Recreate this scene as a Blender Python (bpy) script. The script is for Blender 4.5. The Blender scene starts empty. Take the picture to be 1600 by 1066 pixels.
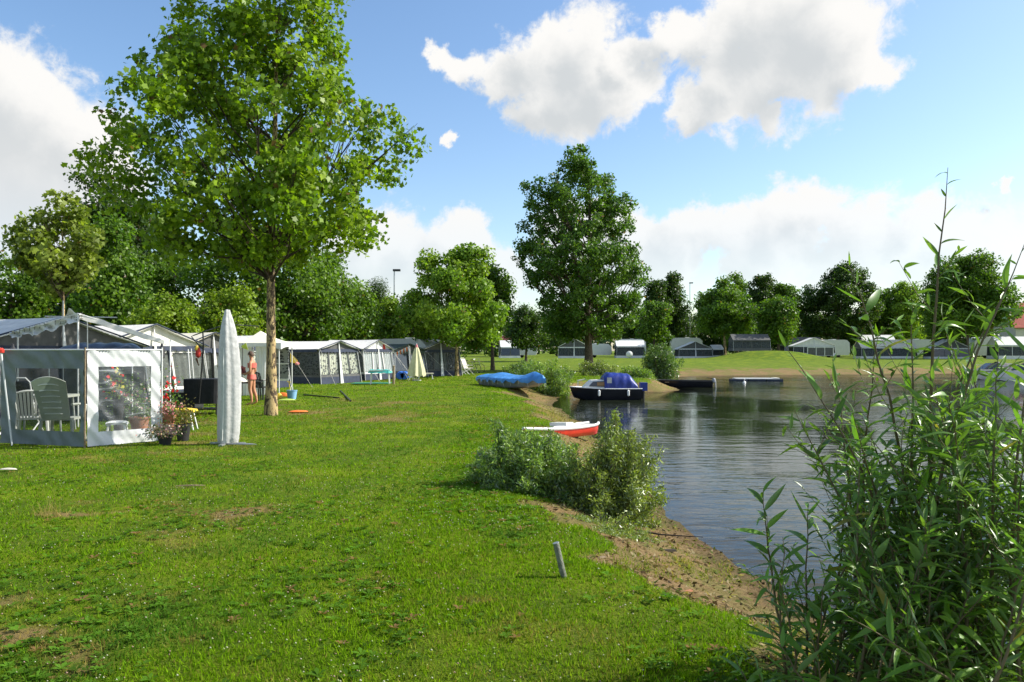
import bpy, math, random
import numpy as np
from mathutils import Vector, Matrix
random.seed(7); rng = np.random.default_rng(11)
sc = bpy.context.scene
C = sc.collection
PI = math.pi; R = math.radians

# ------------------------------------------------------------------ camera
CAM_Z = 1.6; F = 1200.0; HZ = 548.0
cd = bpy.data.cameras.new('camera'); cam = bpy.data.objects.new('camera', cd); C.objects.link(cam)
cam.location = (0, 0, CAM_Z); cam.rotation_euler = (R(90), 0, 0)
cd.sensor_width = 36; cd.lens = 27; cd.shift_y = 15/1600; cd.clip_end = 9000; cd.clip_start = .05
sc.camera = cam

# ------------------------------------------------------------------ light
SUN_EL, SUN_AZ = 40.0, 81.0          # azimuth clockwise from +Y
sd = bpy.data.lights.new('sun', 'SUN'); sd.energy = 5.0; sd.angle = R(.53); sd.color = (1, .955, .87)
sun = bpy.data.objects.new('sun', sd); C.objects.link(sun)
sdir = Vector((math.sin(R(SUN_AZ))*math.cos(R(SUN_EL)), math.cos(R(SUN_AZ))*math.cos(R(SUN_EL)), math.sin(R(SUN_EL))))
sun.rotation_euler = sdir.to_track_quat('Z', 'Y').to_euler(); sun.location = (30, 0, 40)
sc.view_settings.view_transform = 'Standard'; sc.view_settings.look = 'None'
sc.view_settings.exposure = 0.62; sc.view_settings.gamma = 1; sc.view_settings.use_curve_mapping = False
sc.render.engine = 'CYCLES'
sc.cycles.transparent_max_bounces = 16; sc.cycles.max_bounces = 6

# ------------------------------------------------------------------ world: Nishita sky with cumulus clouds
W = bpy.data.worlds.new('World'); sc.world = W; W.use_nodes = True
nt = W.node_tree; nt.nodes.clear()
def nd(t, typ, **kw):
    n = t.nodes.new(typ)
    for k, v in kw.items(): setattr(n, k, v)
    return n
def mth(t, op, a, b=None, c=None, clamp=False):
    n = t.nodes.new('ShaderNodeMath'); n.operation = op; n.use_clamp = clamp
    for i, v in enumerate((a, b, c)):
        if v is None: continue
        if isinstance(v, (int, float)): n.inputs[i].default_value = v
        else: t.links.new(v, n.inputs[i])
    return n.outputs[0]
def vop(t, op, a, b=None):
    n = t.nodes.new('ShaderNodeVectorMath'); n.operation = op
    for i, v in enumerate((a, b)):
        if v is None: continue
        if isinstance(v, tuple): n.inputs[i].default_value = v
        else: t.links.new(v, n.inputs[i])
    return n
def mixc(t, f, a, b, mode='MIX'):
    n = t.nodes.new('ShaderNodeMix'); n.data_type = 'RGBA'; n.blend_type = mode
    for i, v in ((0, f), (6, a), (7, b)):
        if isinstance(v, (int, float)): n.inputs[i].default_value = v
        elif isinstance(v, tuple): n.inputs[i].default_value = (*v, 1)
        else: t.links.new(v, n.inputs[i])
    return n.outputs[2]
def noise(t, vec, scale, detail=4, rough=.55, dist=0):
    n = t.nodes.new('ShaderNodeTexNoise'); n.inputs['Scale'].default_value = scale
    n.inputs['Detail'].default_value = detail; n.inputs['Roughness'].default_value = rough
    n.inputs['Distortion'].default_value = dist
    if vec is not None: t.links.new(vec, n.inputs['Vector'])
    return n
def sstep(t, v, a, b, lo=0., hi=1.):
    n = t.nodes.new('ShaderNodeMapRange'); n.interpolation_type = 'SMOOTHSTEP'
    t.links.new(v, n.inputs[0])
    for i, x in ((1, a), (2, b), (3, lo), (4, hi)): n.inputs[i].default_value = x
    return n.outputs[0]
# clouds listed as (picture x, picture y, radius) and turned at once into fixed compass directions
CL = [(-60,200,150),(0,175,105),(70,190,82),(128,225,62),(60,290,120),(-10,330,130),(140,300,58),(-90,320,150),(30,390,100),
 (690,88,26),(728,108,34),(785,118,44),(845,92,60),(915,85,74),(890,150,64),(850,160,50),(955,130,66),(985,85,40),
 (1055,58,44),(1120,62,60),(1195,45,92),(1290,52,96),(1345,100,56),(1388,108,24),(1250,115,78),(1150,120,66),(1080,172,36),(1130,160,42),(1216,183,16),
 (540,400,62),(640,392,52),(720,378,44),(700,430,70),(590,430,90),
 (1090,362,52),(1150,362,50),(1285,326,42),(1235,345,58),(1335,350,64),(1430,345,46),(1500,362,36),(1190,405,70),(1350,410,90),(1060,400,50),(1005,378,26),(1480,410,80),
 (700,227,13),(1584,288,10),(780,440,60),(920,420,90),(1600,440,90)]
def todir(px, py):
    x = (px-800)/F; z = (HZ-py)/F; az = math.atan(x); return az, math.atan(z*math.cos(az))
grp = bpy.data.node_groups.new('cloud_density', 'ShaderNodeTree')
grp.interface.new_socket('Vector', in_out='INPUT', socket_type='NodeSocketVector')
grp.interface.new_socket('Noise', in_out='INPUT', socket_type='NodeSocketFloat')
grp.interface.new_socket('Density', in_out='OUTPUT', socket_type='NodeSocketFloat')
gi = grp.nodes.new('NodeGroupInput'); go = grp.nodes.new('NodeGroupOutput')
cur = None
for (px, py, r) in CL:
    az, el = todir(px, py)
    d = vop(grp, 'DISTANCE', gi.outputs[0], (az, el*1.15, 0)).outputs['Value']
    v = mth(grp, 'MULTIPLY_ADD', d, -1200/(r*1.25), 1.0)
    cur = v if cur is None else mth(grp, 'SMOOTH_MAX', cur, v, .30)
v = mth(grp, 'ADD', cur, gi.outputs[1])
grp.links.new(v, go.inputs[0])
tc = nd(nt, 'ShaderNodeTexCoord'); dirv = tc.outputs['Generated']
sp = nd(nt, 'ShaderNodeSeparateXYZ'); nt.links.new(dirv, sp.inputs[0])
az = mth(nt, 'ARCTAN2', sp.outputs[0], sp.outputs[1]); el = mth(nt, 'ARCSINE', sp.outputs[2])
el115 = mth(nt, 'MULTIPLY', el, 1.15)
cv0 = nd(nt, 'ShaderNodeCombineXYZ'); nt.links.new(az, cv0.inputs[0]); nt.links.new(el115, cv0.inputs[1])
wrp = noise(nt, dirv, 13, 6, .62, 0); wv = vop(nt, 'SUBTRACT', wrp.outputs['Color'], (.5, .5, .5)); wsc = vop(nt, 'MULTIPLY', wv.outputs[0], (.10, .085, 0))
cv = vop(nt, 'ADD', cv0.outputs[0], wsc.outputs[0])
n1 = noise(nt, dirv, 9, 10, .60, .3); n0 = noise(nt, dirv, 30, 9, .68, .3)
nn = mth(nt, 'ADD', mth(nt, 'MULTIPLY', mth(nt, 'SUBTRACT', n1.outputs[0], .5), 1.9), mth(nt, 'MULTIPLY', mth(nt, 'SUBTRACT', n0.outputs[0], .5), 1.0))
g1 = nd(nt, 'ShaderNodeGroup'); g1.node_tree = grp; nt.links.new(cv.outputs[0], g1.inputs[0]); nt.links.new(nn, g1.inputs[1])
off = vop(nt, 'ADD', cv.outputs[0], (.030, .034, 0))
n2 = noise(nt, vop(nt, 'ADD', dirv, (.03, .0, .03)).outputs[0], 9, 6, .6, .4)
nn2 = mth(nt, 'MULTIPLY', mth(nt, 'SUBTRACT', n2.outputs[0], .5), 1.2)
g2 = nd(nt, 'ShaderNodeGroup'); g2.node_tree = grp; nt.links.new(off.outputs[0], g2.inputs[0]); nt.links.new(nn2, g2.inputs[1])
# the same kind of clouds all around, beyond the view
wide = noise(nt, dirv, 2.4, 9, .6, .2)
aa = mth(nt, 'ABSOLUTE', az)
out_m = sstep(nt, aa, .68, .85)
wd = mth(nt, 'MULTIPLY', mth(nt, 'SUBTRACT', wide.outputs[0], .53), 4.5)
wd = mth(nt, 'ADD', mth(nt, 'MULTIPLY', out_m, wd), mth(nt, 'MULTIPLY', mth(nt, 'SUBTRACT', 1, out_m), -3))
dens = mth(nt, 'MAXIMUM', g1.outputs[0], wd)
fac = sstep(nt, dens, -.02, .40)
low = sstep(nt, el, 0, .22, .50, 1.0)
fac = mth(nt, 'MULTIPLY', fac, low)
shade = sstep(nt, mth(nt, 'MAXIMUM', g2.outputs[0], mth(nt, 'SUBTRACT', wd, .2)),   .10, .95)
shade = mth(nt, 'MULTIPLY', shade, sstep(nt, el, .10, .30, .62, 1.0))
SKYS = .085
ccol = mixc(nt, shade, (7.6, 7.5, 7.3), (5.1, 5.35, 5.5))
sky = nd(nt, 'ShaderNodeTexSky', sky_type='NISHITA', sun_disc=False)
sky.sun_elevation = R(SUN_EL); sky.sun_rotation = R(SUN_AZ); sky.air_density = 1.0; sky.dust_density = .9; sky.ozone_density = 1.3
hs = nd(nt, 'ShaderNodeHueSaturation'); hs.inputs['Saturation'].default_value = 1.12; hs.inputs['Value'].default_value = 1.62
nt.links.new(sky.outputs[0], hs.inputs['Color'])
bg = nd(nt, 'ShaderNodeBackground'); bg.inputs['Strength'].default_value = SKYS
nt.links.new(mixc(nt, fac, hs.outputs[0], ccol), bg.inputs['Color'])
wo = nd(nt, 'ShaderNodeOutputWorld'); nt.links.new(bg.outputs[0], wo.inputs[0])
W.cycles.sampling_method = 'MANUAL'; W.cycles.sample_map_resolution = 512

# ------------------------------------------------------------------ materials
MATS = {}
def newmat(name):
    m = bpy.data.materials.new(name); m.use_nodes = True; m.node_tree.nodes.clear(); MATS[name] = m
    return m, m.node_tree
def outp(t, s):
    o = t.nodes.new('ShaderNodeOutputMaterial'); t.links.new(s, o.inputs[0])
def pm(name, col, rough=.6, var=.18, scale=6, bump=0., bscale=40, metal=0, spec=.4, trans=0):
    if name in MATS: return MATS[name]
    m, t = newmat(name)
    tcn = nd(t, 'ShaderNodeTexCoord'); n = noise(t, tcn.outputs['Object'], scale, 5, .6)
    lo = tuple(max(0, c*(1-var)) for c in col); hi = tuple(min(1, c*(1+var)) for c in col)
    c = mixc(t, sstep(t, n.outputs[0], .3, .7), lo, hi)
    p = nd(t, 'ShaderNodeBsdfPrincipled'); t.links.new(c, p.inputs['Base Color'])
    p.inputs['Roughness'].default_value = rough; p.inputs['Metallic'].default_value = metal
    p.inputs['Specular IOR Level'].default_value = spec
    if bump:
        b = nd(t, 'ShaderNodeBump'); b.inputs['Strength'].default_value = bump; b.inputs['Distance'].default_value = .02
        n2 = noise(t, tcn.outputs['Object'], bscale, 4, .6); t.links.new(n2.outputs[0], b.inputs['Height'])
        t.links.new(b.outputs[0], p.inputs['Normal'])
    s = p.outputs[0]
    if trans:
        tr = nd(t, 'ShaderNodeBsdfTranslucent'); t.links.new(c, tr.inputs[0])
        mx = nd(t, 'ShaderNodeMixShader'); mx.inputs[0].default_value = trans
        t.links.new(s, mx.inputs[1]); t.links.new(tr.outputs[0], mx.inputs[2]); s = mx.outputs[0]
    outp(t, s); return m
def leafmat(name, back=None, trans=.44, rough=.45, spec=.35, tint=(1.25, 1.35, .5)):
    m, t = newmat(name)
    a = nd(t, 'ShaderNodeAttribute', attribute_name='Col'); col = a.outputs['Color']
    if back:
        g = nd(t, 'ShaderNodeNewGeometry'); col = mixc(t, g.outputs['Backfacing'], col, mixc(t, .6, col, back))
    p = nd(t, 'ShaderNodeBsdfPrincipled'); t.links.new(col, p.inputs['Base Color'])
    p.inputs['Roughness'].default_value = rough; p.inputs['Specular IOR Level'].default_value = spec
    tr = nd(t, 'ShaderNodeBsdfTranslucent'); t.links.new(mixc(t, 1.0, a.outputs['Color'], tint, 'MULTIPLY'), tr.inputs[0])
    mx = nd(t, 'ShaderNodeMixShader'); mx.inputs[0].default_value = trans
    t.links.new(p.outputs[0], mx.inputs[1]); t.links.new(tr.outputs[0], mx.inputs[2]); outp(t, mx.outputs[0]); return m
LEAF = leafmat('tree_leaf'); WILLOW = leafmat('willow_leaf', back=(.17, .22, .16), trans=.3, rough=.35, spec=.5)
GRASSM = leafmat('grass_blade', trans=.42, rough=.8, spec=.08)
FLOWER = leafmat('petal', trans=.25, rough=.7, tint=(1, 1, 1))
def leaf_single(name, col, back):
    m, t = newmat(name)
    oi = nd(t, 'ShaderNodeObjectInfo'); g = nd(t, 'ShaderNodeNewGeometry')
    c1 = mixc(t, oi.outputs['Random'], tuple(x*.65 for x in col), tuple(min(1, x*1.45) for x in col))
    c1 = mixc(t, sstep(t, mth(t, 'FRACT', mth(t, 'MULTIPLY', oi.outputs['Random'], 7.3)), .93, .97), c1, (.30, .27, .05))
    c = mixc(t, g.outputs['Backfacing'], c1, mixc(t, .6, c1, back))
    p = nd(t, 'ShaderNodeBsdfPrincipled'); t.links.new(c, p.inputs['Base Color'])
    p.inputs['Roughness'].default_value = .40; p.inputs['Specular IOR Level'].default_value = .5
    tr = nd(t, 'ShaderNodeBsdfTranslucent'); t.links.new(mixc(t, 1.0, c1, (1.25, 1.35, .5), 'MULTIPLY'), tr.inputs[0])
    mx = nd(t, 'ShaderNodeMixShader'); mx.inputs[0].default_value = .32
    t.links.new(p.outputs[0], mx.inputs[1]); t.links.new(tr.outputs[0], mx.inputs[2]); outp(t, mx.outputs[0]); return m
BARK = pm('bark_dark', (.10, .075, .05), .9, .4, 9, .6, 30)
TWIG = pm('twig_brown', (.045, .032, .02), .8, .3, 9)
SHOOT = pm('willow_shoot', (.12, .09, .04), .6, .3, 12)
def plane_bark():
    m, t = newmat('plane_bark'); tcn = nd(t, 'ShaderNodeTexCoord')
    mp = nd(t, 'ShaderNodeMapping'); mp.inputs['Scale'].default_value = (1, 1, .45); t.links.new(tcn.outputs['Object'], mp.inputs[0])
    n = noise(t, mp.outputs[0], 7, 6, .65, .6); n2 = noise(t, mp.outputs[0], 26, 5, .6)
    v = mth(t, 'ADD', n.outputs[0], mth(t, 'MULTIPLY', mth(t, 'SUBTRACT', n2.outputs[0], .5), .5))
    c = mixc(t, sstep(t, v, .46, .52), (.075, .048, .026), mixc(t, n2.outputs[0], (.36, .24, .10), (.50, .38, .18)))
    p = nd(t, 'ShaderNodeBsdfPrincipled'); t.links.new(c, p.inputs['Base Color']); p.inputs['Roughness'].default_value = .85
    b = nd(t, 'ShaderNodeBump'); b.inputs['Strength'].default_value = .7; b.inputs['Distance'].default_value = .02
    t.links.new(v, b.inputs['Height']); t.links.new(b.outputs[0], p.inputs['Normal']); outp(t, p.outputs[0]); return m
PBARK = plane_bark()
def pattern_mat(name, base, dark, scale, thr=.33, squash=1.):
    m, t = newmat(name); tcn = nd(t, 'ShaderNodeTexCoord')
    mp = nd(t, 'ShaderNodeMapping'); mp.inputs['Scale'].default_value = (1, 1, squash); t.links.new(tcn.outputs['Object'], mp.inputs[0])
    v = nd(t, 'ShaderNodeTexVoronoi'); v.inputs['Scale'].default_value = scale; t.links.new(mp.outputs[0], v.inputs['Vector'])
    n = noise(t, mp.outputs[0], scale*2, 3)
    f = mth(t, 'ADD', v.outputs['Distance'], mth(t, 'MULTIPLY', mth(t, 'SUBTRACT', n.outputs[0], .5), .8))
    c = mixc(t, sstep(t, f, thr-.04, thr+.04), dark, base)
    p = nd(t, 'ShaderNodeBsdfPrincipled'); t.links.new(c, p.inputs['Base Color']); p.inputs['Roughness'].default_value = .8
    tr = nd(t, 'ShaderNodeBsdfTranslucent'); t.links.new(c, tr.inputs[0]); mx = nd(t, 'ShaderNodeMixShader'); mx.inputs[0].default_value = .15
    t.links.new(p.outputs[0], mx.inputs[1]); t.links.new(tr.outputs[0], mx.inputs[2]); outp(t, mx.outputs[0]); return m
def clear_mat(name, tint=(.9, .92, .93), body=(.5, .53, .55), base=.12, streak=.5):
    m, t = newmat(name); tcn = nd(t, 'ShaderNodeTexCoord')
    mp = nd(t, 'ShaderNodeMapping'); mp.inputs['Rotation'].default_value = (0, R(38), 0); mp.inputs['Scale'].default_value = (.7, 1, 6)
    t.links.new(tcn.outputs['Object'], mp.inputs[0]); n = noise(t, mp.outputs[0], 2.2, 5, .6, .8)
    p = nd(t, 'ShaderNodeBsdfPrincipled'); p.inputs['Base Color'].default_value = (*body, 1); p.inputs['Roughness'].default_value = .16
    p.inputs['Specular IOR Level'].default_value = .8
    b = nd(t, 'ShaderNodeBump'); b.inputs['Strength'].default_value = .6; b.inputs['Distance'].default_value = .03
    t.links.new(n.outputs[0], b.inputs['Height']); t.links.new(b.outputs[0], p.inputs['Normal'])
    tr = nd(t, 'ShaderNodeBsdfTransparent'); tr.inputs[0].default_value = (*tint, 1)
    f = mth(t, 'ADD', mth(t, 'MULTIPLY', sstep(t, n.outputs[0], .55, .75), streak), base)
    mx = nd(t, 'ShaderNodeMixShader'); t.links.new(f, mx.inputs[0])
    t.links.new(tr.outputs[0], mx.inputs[1]); t.links.new(p.outputs[0], mx.inputs[2]); outp(t, mx.outputs[0]); return m
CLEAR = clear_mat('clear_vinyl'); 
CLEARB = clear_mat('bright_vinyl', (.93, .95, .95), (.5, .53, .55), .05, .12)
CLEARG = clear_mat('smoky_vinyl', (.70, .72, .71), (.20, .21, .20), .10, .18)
GLASS = pm('dark_glass', (.03, .035, .04), .08, .3, 3, spec=.8)
WHITEP = pm('white_plastic', (.72, .72, .68), .4, .06); GREYP = pm('grey_green_plastic', (.44, .45, .39), .5, .08)
WMETAL = pm('white_metal_tube', (.66, .66, .64), .35, .06); STEEL = pm('galvanised_steel', (.42, .43, .43), .4, .2, 12, metal=.7)
BLACK = pm('black_fabric', (.012, .012, .014), .7, .3, 8, .3, 20); BLACKM = pm('black_metal', (.02, .02, .02), .4, .2)
PVCW = pm('white_pvc', (.72, .73, .72), .42, .05, 3, .12, 9, trans=.12); PVCSHADE = pm('shaded_pvc', (.17, .20, .20), .5, .12, 3, .4, 9, trans=.1)  # second PVC is the white cloth with shade put into its colour
NAVY = pm('navy_canvas', (.028, .038, .065), .75, .25, 5); CREAMC = pm('cream_canvas', (.76, .71, .57), .8, .06, 3, .2, 12, trans=.15)
GREYC = pm('grey_canvas', (.10, .10, .095), .8, .2, 4, .5, 6); LGREY = pm('pale_grey_canvas', (.76, .74, .68), .75, .10, 3, .6, 5, trans=.1)
DGREEN = pm('dark_green_canvas', (.05, .075, .06), .8, .2, 4); WCANV = pm('white_canvas', (.74, .74, .71), .75, .05, 3, .2, 8, trans=.15)
ROPE = pm('pale_rope', (.55, .53, .46), .8, .1); RED = pm('red_fabric', (.55, .035, .02), .6, .15); YELLOW = pm('yellow_plastic', (.72, .50, .05), .5, .1)
BLUEP = pm('blue_plastic', (.03, .14, .55), .4, .15); LBLUE = pm('pale_blue_plastic', (.22, .42, .66), .5, .1); GREENP = pm('green_plastic', (.03, .30, .12), .5, .15)
TEAL = pm('teal_cloth', (.06, .42, .36), .6, .12); PINK = pm('pink_fabric', (.62, .20, .20), .7, .12); CORAL = pm('coral_swimwear', (.62, .13, .10), .6, .15)
WOOD = pm('weathered_wood', (.24, .18, .11), .8, .3, 14, .4, 40); TERRA = pm('terracotta', (.34, .14, .07), .8, .15)
ORANGE = pm('orange_plastic', (.75, .18, .03), .5, .15); DARKP = pm('dark_plastic_pot', (.03, .03, .032), .5, .2); RUBBER = pm('rubber', (.02, .02, .02), .8, .2)
CARAV = pm('caravan_paint', (.66, .66, .62), .35, .05, 2); MAROON = pm('maroon_fabric', (.12, .02, .025), .8, .2)
CURT1 = pattern_mat('floral_curtain', (.70, .66, .50), (.10, .09, .07), 7.5, .42); CURT2 = pattern_mat('shaded_floral_curtain', (.26, .27, .27), (.04, .045, .05), 6.5, .40, 1.6)  # second floral curtain is darkened to stand in for shade on side walls
CURT3 = pm('plain_net_curtain', (.60, .60, .57), .8, .15, 14, trans=.2)
TARP = pm('blue_tarp', (.06, .24, .58), .42, .2, 2.5, 1.0, 7); NAVYCOV = pm('royal_blue_canopy', (.012, .028, .19), .4, .25, 3, .6, 8)
SKIN = pm('tanned_skin', (.50, .235, .13), .5, .08, 10); HAIR = pm('brown_hair', (.07, .035, .018), .6, .25, 30)  # skin is one even tan
HULLD = pm('dark_hull', (.012, .013, .018), .25, .2, 2); HULLW = pm('white_gelcoat', (.70, .70, .67), .3, .06, 3); HULLR = pm('red_gelcoat', (.62, .045, .02), .3, .12, 4)
BROWNW = pm('brown_blind', (.30, .17, .07), .6, .2); SILVER = pm('grey_vinyl_tube', (.26, .27, .28), .45, .15, 4, .3, 12)

# ------------------------------------------------------------------ objects
def link(o): C.objects.link(o); return o
def setp(o, label=None, cat=None, group=None, kind=None):
    if label: o['label'] = label
    if cat: o['category'] = cat
    if group: o['group'] = group
    if kind: o['kind'] = kind
    return o
def thing(name, label, cat, loc=(0, 0, 0), rz=0, group=None):
    o = link(bpy.data.objects.new(name, None)); o.location = loc; o.rotation_euler = (0, 0, rz); o.empty_display_size = .2
    return setp(o, label, cat, group)
def mesh_np(name, V, Fc, mat, parent=None, col=None, smooth=False, attrs=None):
    V = np.asarray(V, dtype=np.float32); me = bpy.data.meshes.new(name)
    if isinstance(Fc, np.ndarray):
        nf, k = Fc.shape
        me.vertices.add(len(V)); me.vertices.foreach_set('co', V.ravel())
        me.loops.add(nf*k); me.loops.foreach_set('vertex_index', Fc.ravel().astype(np.int32))
        me.polygons.add(nf); me.polygons.foreach_set('loop_start', np.arange(0, nf*k, k, dtype=np.int32))
        me.update(calc_edges=True)
    else:
        me.from_pydata([tuple(map(float, v)) for v in V], [], Fc); me.update()
    if col is not None:
        a = me.color_attributes.new('Col', 'FLOAT_COLOR', 'POINT')
        a.data.foreach_set('color', np.hstack([np.asarray(col, dtype=np.float32), np.ones((len(V), 1), np.float32)]).ravel())
    if attrs:
        for k_, v_ in attrs.items():
            a = me.attributes.new(k_, 'FLOAT', 'POINT'); a.data.foreach_set('value', np.asarray(v_, dtype=np.float32))
    if smooth: me.polygons.foreach_set('use_smooth', [True]*len(me.polygons))
    if mat: me.materials.append(mat)
    o = link(bpy.data.objects.new(name, me))
    if parent: o.parent = parent
    return o
class MB:
    def __init__(s, warp=None): s.v = []; s.f = []; s.warp = warp
    def add(s, vs, fs):
        n = len(s.v); s.v += [tuple(v) for v in vs]; s.f += [tuple(i+n for i in f) for f in fs]; return s
    def box(s, a, b, rz=0, c=None):
        x0, y0, z0 = a; x1, y1, z1 = b
        vs = [(x, y, z) for z in (z0, z1) for x, y in ((x0, y0), (x1, y0), (x1, y1), (x0, y1))]
        if rz:
            cx, cy = c if c else ((x0+x1)/2, (y0+y1)/2); ca, sa = math.cos(rz), math.sin(rz)
            vs = [(cx+(x-cx)*ca-(y-cy)*sa, cy+(x-cx)*sa+(y-cy)*ca, z) for x, y, z in vs]
        return s.add(vs, [(3, 2, 1, 0), (4, 5, 6, 7), (0, 1, 5, 4), (1, 2, 6, 5), (2, 3, 7, 6), (3, 0, 4, 7)])
    def hexa(s, lo, hi):   # eight corners: bottom quad, top quad
        return s.add(list(lo)+list(hi), [(3, 2, 1, 0), (4, 5, 6, 7), (0, 1, 5, 4), (1, 2, 6, 5), (2, 3, 7, 6), (3, 0, 4, 7)])
    def tube(s, pts, r, n=8, caps=True):
        pts = [Vector(p) for p in pts]; rs = r if isinstance(r, (list, tuple)) else [r]*len(pts)
        vs = []; fs = []; ref = None
        for i, p in enumerate(pts):
            t = (pts[min(i+1, len(pts)-1)]-pts[max(i-1, 0)])
            if t.length < 1e-9: t = Vector((0, 0, 1))
            t.normalize()
            if ref is None: ref = Vector((1, 0, 0)) if abs(t.x) < .8 else Vector((0, 1, 0))
            a = (ref-t*ref.dot(t)).normalized(); b = t.cross(a); ref = a
            for k in range(n):
                an = 2*PI*k/n; vs.append(p+(a*math.cos(an)+b*math.sin(an))*rs[i])
        for i in range(len(pts)-1):
            for k in range(n):
                k2 = (k+1) % n; fs.append((i*n+k, i*n+k2, (i+1)*n+k2, (i+1)*n+k))
        if caps: fs.append(tuple(range(n-1, -1, -1))); fs.append(tuple((len(pts)-1)*n+k for k in range(n)))
        return s.add(vs, fs)
    def lathe(s, prof, n=16, c=(0, 0, 0)):
        vs = []; fs = []
        for r, z in prof:
            for k in range(n):
                an = 2*PI*k/n; vs.append((c[0]+r*math.cos(an), c[1]+r*math.sin(an), c[2]+z))
        for i in range(len(prof)-1):
            for k in range(n):
                k2 = (k+1) % n; fs.append((i*n+k, i*n+k2, (i+1)*n+k2, (i+1)*n+k))
        fs.append(tuple(range(n-1, -1, -1))); fs.append(tuple((len(prof)-1)*n+k for k in range(n)))
        return s.add(vs, fs)
    def torus(s, c, R_, r, axis='y', n=20, m=6, a0=0, a1=2*PI):
        pts = []
        for i in range(n+1):
            a = a0+(a1-a0)*i/n; u, w = R_*math.cos(a), R_*math.sin(a)
            pts.append((c[0]+u, c[1], c[2]+w) if axis == 'y' else (c[0]+u, c[1]+w, c[2]) if axis == 'z' else (c[0], c[1]+u, c[2]+w))
        return s.tube(pts, r, m, caps=False)
    def grid(s, fn, nu, nv, thick=0):
        vs = [fn(i/nu, j/nv) for j in range(nv+1) for i in range(nu+1)]; w = nu+1
        fs = [(j*w+i, j*w+i+1, (j+1)*w+i+1, (j+1)*w+i) for j in range(nv) for i in range(nu)]
        if thick:
            n = len(vs); b = [Vector(v) for v in vs]
            N = (b[1]-b[0]).cross(b[w]-b[0]).normalized()*thick
            vs2 = [tuple(v-N) for v in b]; fs2 = [tuple(n+k for k in reversed(f)) for f in fs]
            edge = [i for i in range(w)]+[j*w+nu for j in range(1, nv+1)]+[nv*w+i for i in range(nu-1, -1, -1)]+[j*w for j in range(nv-1, 0, -1)]
            fe = [(edge[k], edge[(k+1) % len(edge)], edge[(k+1) % len(edge)]+n, edge[k]+n) for k in range(len(edge))]
            fe = [tuple(reversed(f)) for f in fe]
            vs = vs+vs2; fs = fs+fs2+fe
        return s.add(vs, fs)
    def build(s, name, mat, parent=None, smooth=False, label=None):
        vs = [s.warp(*v) for v in s.v] if s.warp else s.v
        me = bpy.data.meshes.new(name); me.from_pydata([tuple(v) for v in vs], [], s.f); me.update()
        if smooth:
            me.polygons.foreach_set('use_smooth', [True]*len(me.polygons))
            try: me.set_sharp_from_angle(angle=R(40))
            except Exception: pass
        me.materials.append(mat); o = link(bpy.data.objects.new(name, me))
        if parent: o.parent = parent
        if label: o['label'] = label
        return o
def copy_tree(o, loc=None, rz=None, label=None, scale=None, parent=None):
    c = link(o.copy())
    if parent: c.parent = parent
    for ch in o.children: copy_tree(ch, parent=c)
    if loc is not None: c.location = loc
    if rz is not None: c.rotation_euler = (0, 0, rz)
    if scale is not None: c.scale = scale if isinstance(scale, tuple) else (scale,)*3
    if label: c['label'] = label
    return c

# ------------------------------------------------------------------ terrain
WZ = -0.5
LAKE = np.array([(2.9,-30),(2.75,-4),(2.6,2),(2.5,4.4),(2.45,6.1),(2.36,7.2),(2.1,8.4),(1.98,9.7),(2.05,11),(2.2,13.1),(2.1,16.6),(2.0,21.5),(1.85,26),(1.55,30),
 (2.1,34),(3.0,38.5),(4.8,40.5),(6.0,38.6),(7.6,38.4),(8.9,40.6),(9.6,46),(10.4,51),(12.0,59),(15.5,63),(21.5,64.6),(27.6,66),(37,68),(48,72),(70,74),(120,70),(150,20),(120,-40),(40,-60)], float)
def vnoise(x, y, seed=0):
    xi = np.floor(x).astype(np.int64); yi = np.floor(y).astype(np.int64); fx = x-xi; fy = y-yi
    def h(a, b):
        n = (a*374761393+b*668265263+seed*1442695041) & 0x7fffffff; n = ((n ^ (n >> 13))*1274126177) & 0x7fffffff
        return ((n ^ (n >> 16)) & 0xffff)/65535.
    sx = fx*fx*(3-2*fx); sy = fy*fy*(3-2*fy)
    return (h(xi, yi)*(1-sx)+h(xi+1, yi)*sx)*(1-sy)+(h(xi, yi+1)*(1-sx)+h(xi+1, yi+1)*sx)*sy
def fbm(x, y, oct=4, seed=0):
    s = 0; a = .5; t = 0
    for i in range(oct): s = s+a*vnoise(x*2**i, y*2**i, seed+i*17); t += a; a *= .55
    return s/t
def ssm(a, b, x):
    t = np.clip((x-a)/(b-a), 0, 1); return t*t*(3-2*t)
def lake_sd(x, y):    # positive on land
    x = np.asarray(x, float); y = np.asarray(y, float); best = np.full(x.shape, 1e18); ins = np.zeros(x.shape, bool)
    n = len(LAKE)
    for i in range(n):
        ax, ay = LAKE[i]; bx, by = LAKE[(i+1) % n]; dx, dy = bx-ax, by-ay
        t = np.clip(((x-ax)*dx+(y-ay)*dy)/(dx*dx+dy*dy), 0, 1)
        best = np.minimum(best, (x-ax-t*dx)**2+(y-ay-t*dy)**2)
        cond = ((ay > y) != (by > y)); xin = ax+(y-ay)*dx/(dy if dy else 1e-9); ins ^= cond & (x < xin)
    d = np.sqrt(best); return np.where(ins, -d, d)
def beach_w(x, y): return 1.2+.8*ssm(4.4, 6.3, y)-.5*ssm(8, 10.5, y)+2.8*ssm(50, 62, y)+1.0*ssm(26, 30, y)*(1-ssm(33, 36, y))+1.2*ssm(-.5, -3, x)*0
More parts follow.
